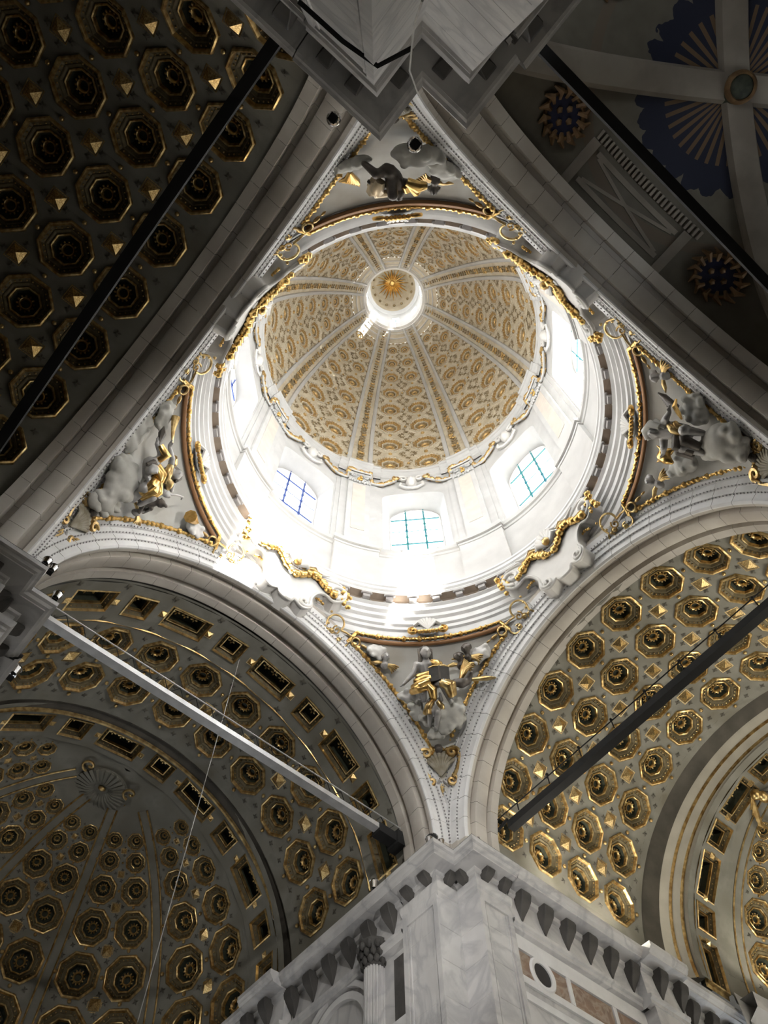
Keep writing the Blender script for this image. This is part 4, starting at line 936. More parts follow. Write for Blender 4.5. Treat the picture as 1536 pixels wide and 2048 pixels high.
# shell at the crown of the choir apse
cs = Vector((-.32, 17.24, 24.72)); t = thing('scallop_shell', cs, 'large grey scallop shell with gilt scrolls at crown of choir half dome', 'shell'); mb = MB()
for i in range(28):
    a = 2*pi*i/28; mb.tube([(cs.x+.1*cos(a), cs.y+.1*sin(a), cs.z+.05), (cs.x+.5*cos(a), cs.y+.45*sin(a), cs.z-.12), (cs.x+.98*cos(a), cs.y+.85*sin(a), cs.z-.02)], [.02, .07, .11], 5)
mb.ball((cs.x, cs.y, cs.z+.08), (1.0, .88, .14), 20, 6); obj('shell', mb, M_VAULT, t, 60)
mb = MB(); mb.ball((cs.x, cs.y-.1, cs.z-.1), (.16, .1, .1), 7, 5); obj('gilt_centre', mb, M_GOLD2, t, 60)
for sgx, sgy in ((.95, -.55), (-.9, -.75)): mb = MB(); mb.tube([(cs.x+sgx+x, cs.y+sgy+y, cs.z-.12) for x, y in spiral(0, 0, .3, 1.1, 1.5, 1)], .05, 6); obj('gilt_scroll', mb, M_GOLD2, t, 60)
mb = MB(); mb.tube([(cs.x+1.12*cos(a), cs.y+1.0*sin(a), cs.z) for a in [.1+1.6*i/14 for i in range(15)]], .035, 5); obj('gilt_edge', mb, M_GOLD2, t, 60)
# winged relief and angel group at the crown of the transept apse strip
p = Vector((17.3, 1.6, 23.55)); t = thing('gilt_cherub', p, 'gilt winged cherub relief at right edge between rib arch and half dome', 'relief'); mb = MB()
mb.ball(p, .2, 8, 6); mb.ball(p+Vector((.2, -.15, -.1)), (.28, .2, .2), 8, 6)
obj('body', mb, M_GOLD2, t, 60)
for s_ in (-1, 1):
    mb = MB()
    for i in range(5): mb.tube([p+Vector((0, s_*.15, 0)), p+Vector((.25+.12*i, s_*(.4+.06*i), -.1-.08*i)), p+Vector((.4+.2*i, s_*(.75-.04*i), .05-.12*i))], [.05, .09, .03], 5)
    obj('wing', mb, M_GOLD2 if s_ > 0 else M_DARKFIG, t, 60)

# ------------------------------------------------------------------ nave vault
def nave_paint():
    m = bpy.data.materials.new('painted_nave_web'); m.use_nodes = True; n = m.node_tree.nodes; L = m.node_tree.links; b = n['Principled BSDF']; b.inputs['Roughness'].default_value = .75
    tc = n.new('ShaderNodeTexCoord'); sep = n.new('ShaderNodeSeparateXYZ'); L.new(tc.outputs['Object'], sep.inputs[0])
    def M(op, a, b_=None):
        x = n.new('ShaderNodeMath'); x.operation = op
        for i, v in enumerate((a, b_)):
            if v is None: continue
            if isinstance(v, (int, float)): x.inputs[i].default_value = v
            else: L.new(v, x.inputs[i])
        return x.outputs[0]
    dy = M('ADD', sep.outputs['Y'], 13.0); d = M('SQRT', M('ADD', M('MULTIPLY', sep.outputs['X'], sep.outputs['X']), M('MULTIPLY', dy, dy)))
    ang = M('ARCTAN2', dy, sep.outputs['X'])
    nz = n.new('ShaderNodeTexNoise'); nz.inputs['Scale'].default_value = 2.5; L.new(tc.outputs['Object'], nz.inputs['Vector'])
    fr = M('ABSOLUTE', M('SINE', M('MULTIPLY', ang, 14.)))
    outer = M('ADD', M('ADD', 2.15, M('MULTIPLY', fr, .30)), M('MULTIPLY', nz.outputs['Fac'], .55))
    blue = M('LESS_THAN', d, outer)
    ray = M('GREATER_THAN', M('SINE', M('MULTIPLY', ang, 40.)), M('SUBTRACT', M('MULTIPLY', d, .75), .95)); rin = M('MULTIPLY', ray, M('LESS_THAN', d, 1.9))
    band = M('MULTIPLY', M('GREATER_THAN', d, 3.9), M('LESS_THAN', d, 4.2))
    def mix(f, a, colb):
        x = n.new('ShaderNodeMix'); x.data_type = 'RGBA'; L.new(f, x.inputs['Factor'])
        if isinstance(a, tuple): x.inputs['A'].default_value = (*a, 1)
        else: L.new(a, x.inputs['A'])
        x.inputs['B'].default_value = (*colb, 1); return x.outputs['Result']
    o = mix(nz.outputs['Fac'], (.09, .078, .056), (.15, .132, .10)); o = mix(band, o, (.13, .10, .07)); o = mix(blue, o, (.006, .008, .022)); o = mix(rin, o, (.12, .072, .034))
    L.new(o, b.inputs['Base Color']); return m
nv = thing('ceiling_nave', (0, -13, 25), 'dark painted rib vault of the nave with blue sky and golden rays', 'vault', None, 'structure')
def zn(x, y):
    a = 18.725+6.8*sqrt(max(0, 1-(x/6.55)**2)); b = 18.0+7.5*sqrt(max(0, 1-((y+13)/4.7)**2)); return max(a, b) if max(a, b) < 25.6 else 25.6+.15*math.tanh(max(a, b)-25.6)
mb = MB(); mb.grid([[(x, y, zn(x, y)) for y in [-8.36-9.3*j/60 for j in range(61)]] for x in [6.55*sin(pi/2*(i/36-1)) for i in range(73)]]); obj('painted_web', mb, nave_paint(), nv, 60)
for sg in (-1, 1):
    mb = MB(); rows = []
    for i in range(41):
        u = -1+2*i/40; x, y = 6.45*u, -13+sg*4.55*u; dv = Vector((6.45, sg*4.55, 0)).normalized(); pn = Vector((-dv.y, dv.x, 0))
        z = 18.725+6.85*sqrt(max(0, 1-(x/6.6)**2)); c = Vector((x, y, z))
        up_ = Vector((x*-.09, (y+13)*-.09, 1)).normalized()
        rows.append([c+pn*a-up_*h for a, h in ((-.40, -.2), (-.40, .10), (-.32, .26), (-.12, .32), (.12, .32), (.32, .26), (.40, .10), (.40, -.2))])
    mb.grid(rows); obj('diagonal_rib', mb, M_NAVE, nv, 30)
mb = MB(); mb.lathe([(.001, 25.0), (.22, 25.02), (.30, 25.1), (.36, 25.1), (.40, 25.25), (.5, 25.5)], 24, c=(0, -13, 0)); obj('boss', mb, M_COFDEEP, nv)
mb = MB(); mb.lathe([(.30, 25.08), (.34, 25.02), (.40, 25.08), (.42, 25.2)], 24, c=(0, -13, 0)); obj('boss_ring', mb, M_NAVEGOLD, nv)
def onnave(x, y, h=.0):
    e = .02; z = zn(x, y); nx = Vector((-(zn(x+e, y)-zn(x-e, y))/(2*e), -(zn(x, y+e)-zn(x, y-e))/(2*e), 1)).normalized(); return Vector((x, y, z))-nx*h
for mx, my in ((-3.14, -9.45), (3.06, -9.38), (-4.6, -12.6), (4.6, -12.6), (-3.14, -16.55), (3.06, -16.62)):
    mb = MB(); dk = MB()
    for i in range(14):
        a = 2*pi*i/14; mb.tube([onnave(mx+r*cos(a+o), my+r*.9*sin(a+o), h) for r, o, h in ((.42, 0, .02), (.62, .1, .10), (.8, -.1, .06))], [.05, .09, .03], 5)
    mb.tube([onnave(mx+.58*cos(2*pi*i/24), my+.52*sin(2*pi*i/24), .03) for i in range(25)], .05, 5)
    for i in range(4): mb.ball(onnave(mx+.2*cos(1.57*i), my+.2*sin(1.57*i), .03), .10, 5, 4)
    dk.grid([[onnave(mx+r*cos(2*pi*i/20), my+.9*r*sin(2*pi*i/20), .02) for r in (.01, .5)] for i in range(21)])
    obj('medallion_wreath', mb, M_NAVEGOLD, nv, 50); obj('medallion_field', dk, M_BLUE, nv, 50)
def strip_on(p0, p1, wd, m, name):
    mb = MB(); a, b = Vector((*p0, 0)), Vector((*p1, 0)); d = (b-a).normalized(); pn = Vector((-d.y, d.x, 0)); rows = []
    for i in range(13):
        q = a+(b-a)*i/12; rows.append([onnave(q.x+pn.x*o, q.y+pn.y*o, h) for o, h in ((-wd/2, -.02), (-wd/2, .05), (wd/2, .05), (wd/2, -.02))])
    mb.grid(rows); obj(name, mb, m, nv, 30)
for x in (-1.95, 1.75): strip_on((x, -8.4), (x, -9.7), .28, M_NAVE, 'cross_band')
for y in (-8.7, -9.5): strip_on((-1.7, y), (1.5, y), .14, M_NAVE, 'panel_frame')
for a, b in (((-1.6, -8.78), (1.4, -9.42)), ((-1.6, -9.42), (1.4, -8.78))): strip_on(a, b, .09, M_NAVE, 'panel_cross')
mb = MB()
for i in range(28): mb.box(onnave(-2.0+4*i/27, -9.85, .04), (.075, .26, .07))
obj('toothed_row', mb, M_NAVE, nv, 0, kind='stuff')
mb = MB(); mb.grid([[(x, -17.62, z) for z in (0, 26)] for x in (-7.5, 7.5)]); obj('wall_nave_end', mb, M_NAVEFIELD, None, 0, kind='structure')

# ------------------------------------------------------------------ tie beams, cables, spotlights
def beam(name, a, b, wd, ht, m, lab, extra=None):
    a, b = Vector(a), Vector(b); t = thing(name, (a+b)/2, lab, 'tie beam', 'tie beams across the crossing arches'); d = (b-a).normalized(); pn = Vector((-d.y, d.x, 0))
    mb = MB(); w2, h2, f = wd/2, ht/2, .05
    sec = [(-w2, -h2), (w2, -h2), (w2, -h2+f), (.03, -h2+f), (.03, h2-f), (w2, h2-f), (w2, h2), (-w2, h2), (-w2, h2-f), (-.03, h2-f), (-.03, -h2+f), (-w2, -h2+f)] if extra == 'I' else [(-w2, -h2), (w2, -h2), (w2, h2), (-w2, h2)]
    mb.grid([[p+pn*x+Vector((0, 0, z)) for x, z in sec] for p in (a, b)], closed_v=True); obj('beam', mb, m, t, 0)
    return t, d, pn
t, d, pn = beam('tie_beam', (-6.4, 8.47, 19.70), (5.75, 8.47, 19.78), .26, .17, M_STEEL, 'pale steel tie beam crossing the choir arch at lower left')
mb = MB(); mb.tube([(-6.4, 8.30, 20.13), (6.45, 8.30, 20.13)], .022, 6); obj('upper_rod', mb, M_STEEL, t)
for i in range(24):
    x = -6.1+.52*i; mb = MB(); mb.tube([(x, 8.40, 19.8), (x+.26, 8.31, 20.12)], .012, 4)
    if i < 23: mb.tube([(x+.26, 8.31, 20.12), (x+.52, 8.40, 19.8)], .012, 4)
    obj('lattice_rod', mb, M_IRON, t)
mb = MB(); mb.box((6.0, 8.5, 19.74), (.9, .36, .32)); mb.box((6.35, 8.5, 19.74), (.3, .5, .5)); obj('dark_anchor', mb, M_IRON, t, 0)
t, d, pn = beam('tie_beam', (8.42, 5.75, 19.55), (8.42, -6.3, 19.60), .26, .26, M_IRON, 'black tie beam crossing the lit transept arch at right')
mb = MB(); mb.tube([(8.3, 6.3, 19.6), (8.3, 5.7, 19.75)], .05, 6); mb.tube([(8.25, 6.2, 19.95), (8.25, -6.3, 20.05)], .02, 6); obj('upper_cable', mb, M_IRON, t)
for i in range(9):
    y = 5.2-1.28*i; mb = MB(); mb.tube([(8.25, y, 19.68), (8.25, y, 20.05)], .02, 5); mb.ball((8.25, y, 20.05), .05, 6, 4); obj('post', mb, M_IRON, t)
beam('tie_beam', (-9.0, -6.4, 19.6), (-9.0, 6.4, 19.6), .24, .24, M_IRON, 'black tie beam crossing the dark vault at upper left')
beam('tie_beam', (-6.0, -9.1, 19.6), (6.4, -9.1, 19.6), .20, .22, M_IRON, 'black tie beam under the painted nave vault at upper right')
o = MB(); o.tube([(.29, 9.49, 24.75), (.28, 9.49, 18.5), (.27, 9.5, 10), (.27, 9.5, 2)], .014, 5); tag(obj('hanging_cable', o, M_CABLE), 'thin pale cable hanging straight down from choir vault panel', 'cable')
o = MB(); o.tube([(-6.62, -6.70, 10.0), (-6.70, -6.84, 12.5), (-6.52, -6.70, 15), (-6.22, -6.70, 16.9)], .014, 5); tag(obj('loose_cable', o, M_CABLE), 'thin cable running up overhead pier at top', 'cable')
o = MB(); o.tube([(-8.13, -6.26, 14), (-7.4, -6.28, 14), (-6.85, -6.36, 14), (-6.63, -6.83, 14)], .035, 5); tag(obj('black_conduit', o, M_IRON), 'thick black cable slung across the overhead pier', 'cable')
SP = [((6.1, 6.72), 'black spotlight with bright rim on corner of lit pier cornice', 1.5, 1), ((5.95, 6.70), 'small chrome spotlight left of the black one on lit pier cornice', 1, 0), ((6.22, 6.50), 'small chrome spotlight right of the black one on lit pier cornice', .8, 0),
      ((6.72, 6.58), 'small spotlight in the notch between both halves of lit pier cornice', .8, 0), ((6.98, 5.86), 'small spotlight on right corner of lit pier cornice', .9, 0), ((5.9, 9.0), 'chrome spotlight on choir cornice left of the lit pier', 1.3, 0),
      ((-6.5, 5.95), 'upper of two round spotlights on left pier cornice corner', 1.0, 0), ((-6.30, 6.02), 'lower of two round spotlights on left pier cornice corner', 1.0, 0), ((-5.85, 6.60), 'round spotlight on inner cornice corner of left pier', 1.1, 0),
      ((-5.55, 9.15), 'tall chrome spotlight on choir cornice at left edge', 1.4, 0), ((-7.2, -5.50), 'twin spotlight on overhead cornice beside dark arch', 1.2, 0), ((-5.75, -6.15), 'chrome spotlight in front of the top pendentive group', 1.3, 0)]
for (x, y), lb, k, dark in SP:
    p = Vector((x, y, 18.0)); t = thing('spotlight', p, lb, 'spotlight', 'spotlights on the pier cornices'); k *= .8
    mb = MB(); mb.tube([p+Vector((0, 0, .12*k)), p+Vector((0, 0, .34*k))], [.10*k, .13*k], 10); obj('lamp_can', mb, M_IRON if dark else M_CHROME, t)
    mb = MB(); mb.tube([p, p+Vector((0, 0, .14*k))], .03*k, 6); mb.box(p+Vector((0, 0, .01)), (.16*k, .16*k, .03)); obj('stand', mb, M_IRON, t, 0)
    mb = MB(); mb.lathe([(.12*k, .33*k), (.145*k, .35*k), (.12*k, .38*k)], 12, c=p); obj('bright_rim', mb, M_CHROME, t)

# ------------------------------------------------------------------ pendentive sculpture
def remesh(o, vox, it=2):
    m = o.modifiers.new('skin', 'REMESH'); m.mode = 'VOXEL'; m.voxel_size = vox; m.use_smooth_shade = True
    if it: s_ = o.modifiers.new('smooth', 'SMOOTH'); s_.iterations = it; s_.factor = .5
    return o
S = onsph
def limb(mb, pts, rad): mb.tube(pts, rad, 8); [mb.ball(p, r, 8, 6) for p, r in zip(pts, rad if isinstance(rad, list) else [rad]*len(pts))]
def frame_at(az, lat): p, er, eu, n = local(az, lat, 0); return er, eu, n
def cloud(lab, lobes, m=None):
    c = S(*lobes[0][:3]); t = MB()
    er, eu, n = frame_at(*lobes[0][:2]); R3 = Matrix((er, eu, n)).transposed()
    rnd = random.Random(lab)
    for az, lat, wv, rx, ry in lobes:
        p = S(az, lat, wv); t.ball(p, (rx*.9, ry*.9, min(rx, ry)*.7), 12, 8, R3)
        for i in range(7):
            a = rnd.uniform(0, 6.28); r = min(rx, ry)*rnd.uniform(.28, .46); t.ball(p+er*rx*.78*cos(a)+eu*ry*.78*sin(a)+n*rnd.uniform(-.05, .16), r, 9, 6)
    o = remesh(obj('stucco_cloud', t, m or M_CLOUD, None, 60), .045, 2); return tag(o, lab, 'cloud', 'stucco clouds on the pendentives')
def head(mb, p, er, eu, n, k=1., turn=0.):
    """face looks along n (towards the crossing)"""
    f = (n*cos(turn)+er*sin(turn)).normalized(); s_ = eu.cross(f).normalized(); R3 = Matrix((s_, eu, f)).transposed()
    mb.ball(p, (.155*k, .20*k, .18*k), 12, 9, R3); mb.ball(p-eu*.10*k+f*.06*k, (.10*k, .11*k, .10*k), 8, 6, R3)
    mb.tube([p+eu*.05*k+f*.17*k, p-eu*.03*k+f*.225*k, p-eu*.05*k+f*.17*k], [.025*k, .04*k, .03*k], 6)
    for sg in (-1, 1): mb.ball(p+s_*sg*.065*k+eu*.065*k+f*.155*k, (.05*k, .022*k, .03*k), 6, 4, R3); mb.ball(p+s_*sg*.155*k, (.03*k, .05*k, .04*k), 6, 4, R3)
    mb.ball(p-eu*.105*k+f*.165*k, (.05*k, .018*k, .02*k), 6, 4, R3); return f, s_
def hair(mb, p, f, s_, eu, k=1., long=.3):
    for i in range(11):
        a = -2.2+4.4*i/10; q = p-f*cos(a)*.02+s_*sin(a)*.16*k+eu*(.10*k+.06*k*cos(a))-f*.07*k
        mb.tube([p+eu*.19*k-f*.03*k, q, q-eu*long*k*(.5+.5*abs(sin(a)))+s_*sin(a)*.03], [.06*k, .075*k, .04*k], 6)
def hand(mb, p, d, side, k=1.):
    d = d.normalized(); pn = d.cross(side).normalized(); mb.ball(p+d*.05*k, (.065*k, .065*k, .065*k), 8, 6)
    for i, L in enumerate((.13, .16, .15, .12)):
        b = p+d*.09*k+side*(.05-.033*i)*k; mb.tube([b, b+d*L*.55*k+pn*.015*k, b+d*L*k+pn*.05*k], [.021*k, .02*k, .014*k], 6)
    b = p+side*.06*k+d*.02*k; mb.tube([b, b+side*.05*k+d*.06*k, b+side*.055*k+d*.12*k], [.024*k, .021*k, .014*k], 6)
def drape(mb, paths, r):
    for P_ in paths:
        n_ = len(P_); mb.tube(P_, [r*(.5+.7*sin(pi*(i+.5)/n_)) for i in range(n_)], 7)
def wing(mb, root, d, side, L, n_=6, r=.05):
    for i in range(n_):
        a = i/(n_-1); e = root+d*L*(1-.45*a)+side*L*(.15+.5*a); m_ = (root+e)/2+d*L*.18; mb.tube([root, m_, e], [r*.7, r*1.3, r*.35], 6)
def putto(lab, az, lat, wv, k=1., turn=0., dark=False, gold=True):
    er, eu, n = frame_at(az, lat); p = S(az, lat, wv); t = thing('putto', p, lab, 'putto', 'winged putto heads on the pendentives')
    mb = MB(); f, s_ = head(mb, p, er, eu, n, k, turn); hair(mb, p, f, s_, eu, k, .12); mb.tube([p-eu*.15*k, p-eu*.30*k-n*.05], [.08*k, .16*k], 8); mb.ball(p-eu*.36*k-n*.08, (.2*k, .16*k, .14*k), 8, 6)
    remesh(obj('body', mb, M_DARKFIG if dark else M_FLESH, t, 60), .03*max(k, .8), 1)
    for sg in (-1, 1):
        mb = MB(); wing(mb, p-eu*.28*k-n*.05, er*sg, -eu if sg > 0 else eu*.3, .62*k, 5, .055*k); obj('wing', mb, M_GOLD2 if gold else M_FLESH, t, 60)
    return t
# --- bottom pendentive: evangelist with open book, angel, eagle
er, eu, n = frame_at(46, 35)
t = thing('evangelist_statue', S(46, 32.9, .6), 'silvered bare-chested evangelist in gilt drapery holding an open book', 'statue')
H = S(46.3, 39.2, .95); mb = MB(); f, s_ = head(mb, H, er, eu, n, 1.12, .25)
limb(mb, [H-eu*.12, S(46.6, 37.6, .82)], [.09, .11]); limb(mb, [S(46.8, 36.6, .78), S(46.5, 34.9, .75), S(46, 33.2, .6)], [.25, .23, .25])
mb.ball(S(47.9, 36.6, .88), (.17, .13, .12), 8, 6); mb.ball(S(45.4, 36.6, .9), (.17, .13, .12), 8, 6)
limb(mb, [S(46.7, 37.2, .8), S(48.9, 36.9, .8), S(49.9, 34.8, .85), S(52.0, 32.9, .85)], [.15, .145, .105, .065]); hand(mb, S(52.1, 32.8, .85), S(52.9, 31.8, .9)-S(52.0, 32.9, .85), n)
limb(mb, [S(46.2, 37.2, .8), S(44.4, 36.9, .82), S(42.4, 34.8, .85), S(43.2, 33.6, .95)], [.15, .145, .105, .07]); hand(mb, S(43.2, 33.5, .95), -eu*.6-er*.3, er)
limb(mb, [S(45.2, 32.8, .65), S(42.6, 31.6, 1.15), S(41.2, 28.4, .8), S(41.0, 27.9, 1.0)], [.2, .17, .10, .07]); limb(mb, [S(46.8, 32.8, .65), S(47.9, 31.0, 1.05), S(47.5, 29.2, .8)], [.2, .17, .10])
remesh(obj('body', mb, M_FLESH, t, 60), .035, 1)
mb = MB(); hair(mb, H, f, s_, eu, 1.15, .42); obj('long_hair', mb, M_DARKFIG, t, 60)
mb = MB()
drape(mb, [[S(48.9, 34.2, .8), S(46.5, 33.9, 1.0), S(44.3, 34.4, 1.0)], [S(49.3, 33.2, .8), S(46.8, 32.9, 1.1), S(44.5, 33.2, 1.05)], [S(49.8, 32.2, .7), S(48.0, 31.6, 1.2), S(46.0, 32.4, 1.15)], [S(50.2, 31.3, .7), S(48.4, 30.8, 1.15), S(46.6, 31.2, 1.1)], [S(46.6, 32.0, 1.1), S(45.4, 30.6, 1.1), S(45.2, 29.2, .8)]], .14)
drape(mb, [[S(44.9, 37.3, .9), S(43.6, 36.6, 1.0), S(42.9, 35.2, 1.0), S(43.0, 33.8, .9)], [S(44.4, 37.5, .8), S(43.0, 36.4, .9), S(42.3, 35.0, .85)]], .12); obj('gilt_drapery', mb, M_GOLD, t, 60)
mb = MB(); drape(mb, [[S(42.9, 31.6, 1.2), S(41.3, 30.6, 1.3), S(40.8, 29.0, 1.0)], [S(42.2, 32.0, 1.1), S(40.6, 31.0, 1.15), S(40.5, 29.4, .9)]], .16); obj('knee_drapery', mb, M_GOLD2, t, 60)
B = S(43.2, 32.1, 1.3); bk = thing('open_book', B, 'tarnished open book held in front of the bare-chested evangelist', 'book')
for sg in (-1, 1):
    u_ = (er*sg-n*.45).normalized(); mb = MB(); mb.add([B, B+u_*.36, B+u_*.36+eu*.46, B+eu*.46, B-n*.07, B+u_*.36-n*.07, B+u_*.36+eu*.46-n*.07, B+eu*.46-n*.07], [(0, 1, 2, 3), (4, 7, 6, 5), (0, 4, 5, 1), (1, 5, 6, 2), (2, 6, 7, 3)]); obj('cover', mb, M_CONSOLE, bk, 0)
    mb = MB(); mb.tube([B+u_*.02-n*.03+eu*.48, B+u_*.18-n*.0+eu*.5, B+u_*.36-n*.03+eu*.48], .03, 6); obj('gilt_page_edge', mb, M_GOLD2, bk)
mb = MB(); mb.tube([B+n*.03, B+n*.03+eu*.46], .035, 6); obj('spine', mb, M_DARKFIG, bk)
cloud('pale cloud left of the evangelist knees on bottom pendentive', [(50.2, 31.2, .3, .45, .22), (51.6, 31.6, .25, .3, .2), (49, 30.6, .35, .3, .2)], M_STUCCO)
cloud('small curled cloud under the pale cloud at left of bottom pendentive', [(49.6, 29.2, .3, .25, .18), (48.7, 28.6, .35, .2, .2), (49.2, 27.4, .3, .22, .25)])
cloud('large dark cloud under the eagle on bottom pendentive', [(41.4, 26.8, .5, .42, .40), (40.3, 28.2, .3, .35, .3), (42.6, 25.4, .45, .38, .3), (40.6, 25.8, .3, .3, .3), (43.2, 24.0, .4, .3, .25)])
cloud('small cloud at the lowest tip of bottom pendentive group', [(46.8, 25.8, .3, .22, .2), (47.6, 26.8, .3, .2, .2), (45.8, 23.2, .25, .25, .2), (44.6, 22.8, .3, .2, .16)])
cloud('white cloud beside two putti at upper right of bottom pendentive', [(32.4, 38.4, .15, .3, .26), (31.2, 39.2, .1, .26, .22), (33.2, 37.6, .2, .24, .22), (30.6, 38.4, .1, .2, .18)], M_STUCCO)
cloud('sunlit white cloud at upper left of bottom pendentive', [(59.6, 40.5, .15, .34, .24), (58.4, 40.2, .2, .25, .24), (60.8, 40.9, .1, .22, .18)], M_STUCCO)
putto('putto head with gilt wings beside the sunlit white cloud', 57.0, 39.4, .3, .8, .3)
putto('upper of two dark putti at right of the evangelist', 35.2, 39.9, .4, .9, -.3, True)
putto('lower of two dark putti at right of the evangelist', 37.4, 38.5, .4, .85, .2, True)
t = thing('seated_angel', S(44.6, 28.5, .6), 'small silvered angel seated below the evangelist book', 'statue'); mb = MB()
f, s_ = head(mb, S(45.2, 30.2, .8), er, eu, n, .7, .2); limb(mb, [S(45.0, 29.6, .7), S(44.8, 28.2, .65)], [.15, .17]); limb(mb, [S(44.7, 28.2, .65), S(44.5, 26.0, .85), S(45.2, 23.6, .5), S(45.4, 23.3, .7)], [.14, .12, .075, .05]); limb(mb, [S(45.3, 28.2, .65), S(46.2, 26.6, .8), S(46.6, 24.6, .5)], [.14, .12, .07]); limb(mb, [S(45.6, 29.5, .7), S(46.6, 28.8, .75), S(46.9, 28.0, .9)], [.09, .075, .05]); limb(mb, [S(44.3, 29.5, .7), S(43.4, 28.9, .8), S(43.6, 29.8, 1.0)], [.09, .075, .05])
remesh(obj('body', mb, M_FLESH, t, 60), .03, 1)
mb = MB(); drape(mb, [[S(45.6, 28.6, .85), S(46.6, 27.2, .95), S(47.4, 26.4, .7)], [S(44.2, 28.6, .8), S(43.6, 27.6, .8), S(43.4, 26.6, .6)], [S(46.4, 27.6, .9), S(46.6, 25.8, .85)]], .10); obj('gilt_drapery', mb, M_GOLD2, t, 60)
t = thing('gilt_eagle', S(37.8, 33, .4), 'tarnished gilt eagle spreading its wings at right of the open book', 'statue'); mb = MB()
limb(mb, [S(39.6, 32.8, .6), S(38.0, 32.6, .55), S(36.4, 33.0, .45), S(35.6, 33.9, .55)], [.13, .18, .13, .09]); mb.tube([S(35.6, 34.0, .55), S(35.0, 34.2, .68), S(34.8, 33.9, .75)], [.08, .06, .015], 6); remesh(obj('body', mb, M_DARKFIG, t, 60), .035, 1)
for az_, la_, dd in ((38.4, 33.4, eu), (36.2, 33.4, er)): mb = MB(); wing(mb, S(az_, la_, .4), (dd*.9+er*.2).normalized(), er*.6+n*.2, .85, 7, .065); obj('wing', mb, M_GOLD2, t, 60)
# --- left pendentive
er, eu, n = frame_at(139, 32)
t = thing('gilt_evangelist', S(139, 32, .6), 'gilt evangelist with raised arm writing on the left pendentive', 'statue'); mb = MB()
H = S(141.1, 30.0, 1.05); f, s_ = head(mb, H, er, eu, n, 1.0, .3); H2 = H
limb(mb, [S(141.4, 31.2, .8), S(139.6, 31.4, .75), S(137.6, 31.6, .65), S(136.4, 31.0, .6)], [.24, .26, .25, .24]); limb(mb, [S(141.6, 31.9, .85), S(143.0, 33.2, .95), S(145.6, 32.8, .85)], [.15, .12, .08]); hand(mb, S(145.7, 32.8, .85), S(146.8, 33.4, .8)-S(145.6, 32.8, .85), eu)
limb(mb, [S(141.0, 30.6, .8), S(139.6, 29.2, .95), S(138.4, 28.8, 1.1)], [.14, .11, .07]); limb(mb, [S(136.8, 30.6, .7), S(137.6, 27.8, 1.0), S(135.0, 27.0, .6)], [.21, .17, .11]); limb(mb, [S(136.2, 31.6, .7), S(134.6, 29.8, .9), S(133.4, 28.4, .6)], [.21, .16, .10]); remesh(obj('body', mb, M_FLESH, t, 60), .035, 1)
mb = MB(); hair(mb, H, f, s_, eu, 1.05, .25); obj('dark_hair', mb, M_DARKFIG, t, 60)
mb = MB(); drape(mb, [[S(142.2, 32.4, .95), S(143.2, 33.5, 1.1), S(145.2, 33.2, .9)], [S(141.8, 30.8, .95), S(139.6, 31.2, 1.1), S(138.0, 31.8, 1.0)], [S(141.0, 32.2, .9), S(138.8, 32.6, 1.0), S(137.0, 32.4, .9)], [S(138.8, 30.6, 1.0), S(138.0, 28.6, 1.2), S(136.4, 27.4, .9)], [S(137.8, 31.0, 1.0), S(136.6, 29.0, 1.15), S(135.2, 27.8, .8)], [S(137.0, 32.2, .9), S(135.6, 30.6, 1.05), S(134.2, 29.4, .8)]], .13); obj('gilt_drapery', mb, M_GOLD, t, 60)
o = MB(); o.tube([S(145.6, 32.9, .9), S(147.4, 34.6, .75), S(148.4, 35.8, .6)], [.03, .12, .02], 6); tag(obj('dark_quill', o, M_DARKFIG), 'dark brown quill raised in the hand of gilt evangelist', 'quill')
t = thing('attending_angel', S(137.6, 35, .7), 'silvered angel leaning toward the gilt evangelist from the ring side', 'statue'); mb = MB()
H = S(137.4, 36.0, 1.0); f, s_ = head(mb, H, er, eu, n, .95, -.4); limb(mb, [S(138.2, 35.2, .85), S(137.4, 34.0, .75), S(135.4, 33.4, .6)], [.19, .20, .18]); limb(mb, [S(138.8, 35.4, .85), S(141.2, 36.0, .9), S(144.0, 36.0, .8)], [.11, .09, .06]); hand(mb, S(144.0, 36.0, .8), S(145.2, 36.4, .8)-S(144.0, 36.0, .8), n); limb(mb, [S(137.2, 35.0, .8), S(135.2, 35.2, .9), S(133.8, 34.6, .9)], [.11, .09, .06]); limb(mb, [S(135.2, 33.4, .6), S(133.0, 34.2, .7), S(131.6, 35.6, .5)], [.16, .12, .08]); remesh(obj('body', mb, M_FLESH, t, 60), .032, 1)
mb = MB(); hair(mb, H, f, s_, eu, 1., .2); obj('dark_hair', mb, M_DARKFIG, t, 60)
mb = MB(); drape(mb, [[S(139.6, 35.4, .9), S(138.6, 34.0, 1.0), S(136.4, 33.4, .9)], [S(138.0, 33.6, .95), S(136.0, 34.2, .95), S(134.4, 34.6, .8)], [S(141.4, 36.4, .9), S(140.0, 36.6, .8), S(139.0, 36.8, .7)]], .12); obj('gilt_drapery', mb, M_GOLD2, t, 60)
o = MB(); o.tube([S(144.6, 36.6, .8), S(147.2, 38.2, .55), S(149.6, 39.4, .4)], [.03, .07, .14], 8); tag(obj('gilt_trumpet', o, M_GOLD2), 'slim gilt trumpet pointing up beside the ring on left pendentive', 'trumpet')
o = MB(); o.tube([S(124.2, 38.9, .45), S(122.6, 39.7, .3), S(120.4, 40.8, .15)], [.22, .15, .03], 8); tag(obj('gilt_ray_bundle', o, M_GOLD), 'gilt cone of rays at right corner of left pendentive', 'ornament')
t = thing('dark_lion', S(133.4, 30, .5), 'dark bronze animal with raised head below the gilt evangelist', 'statue'); mb = MB()
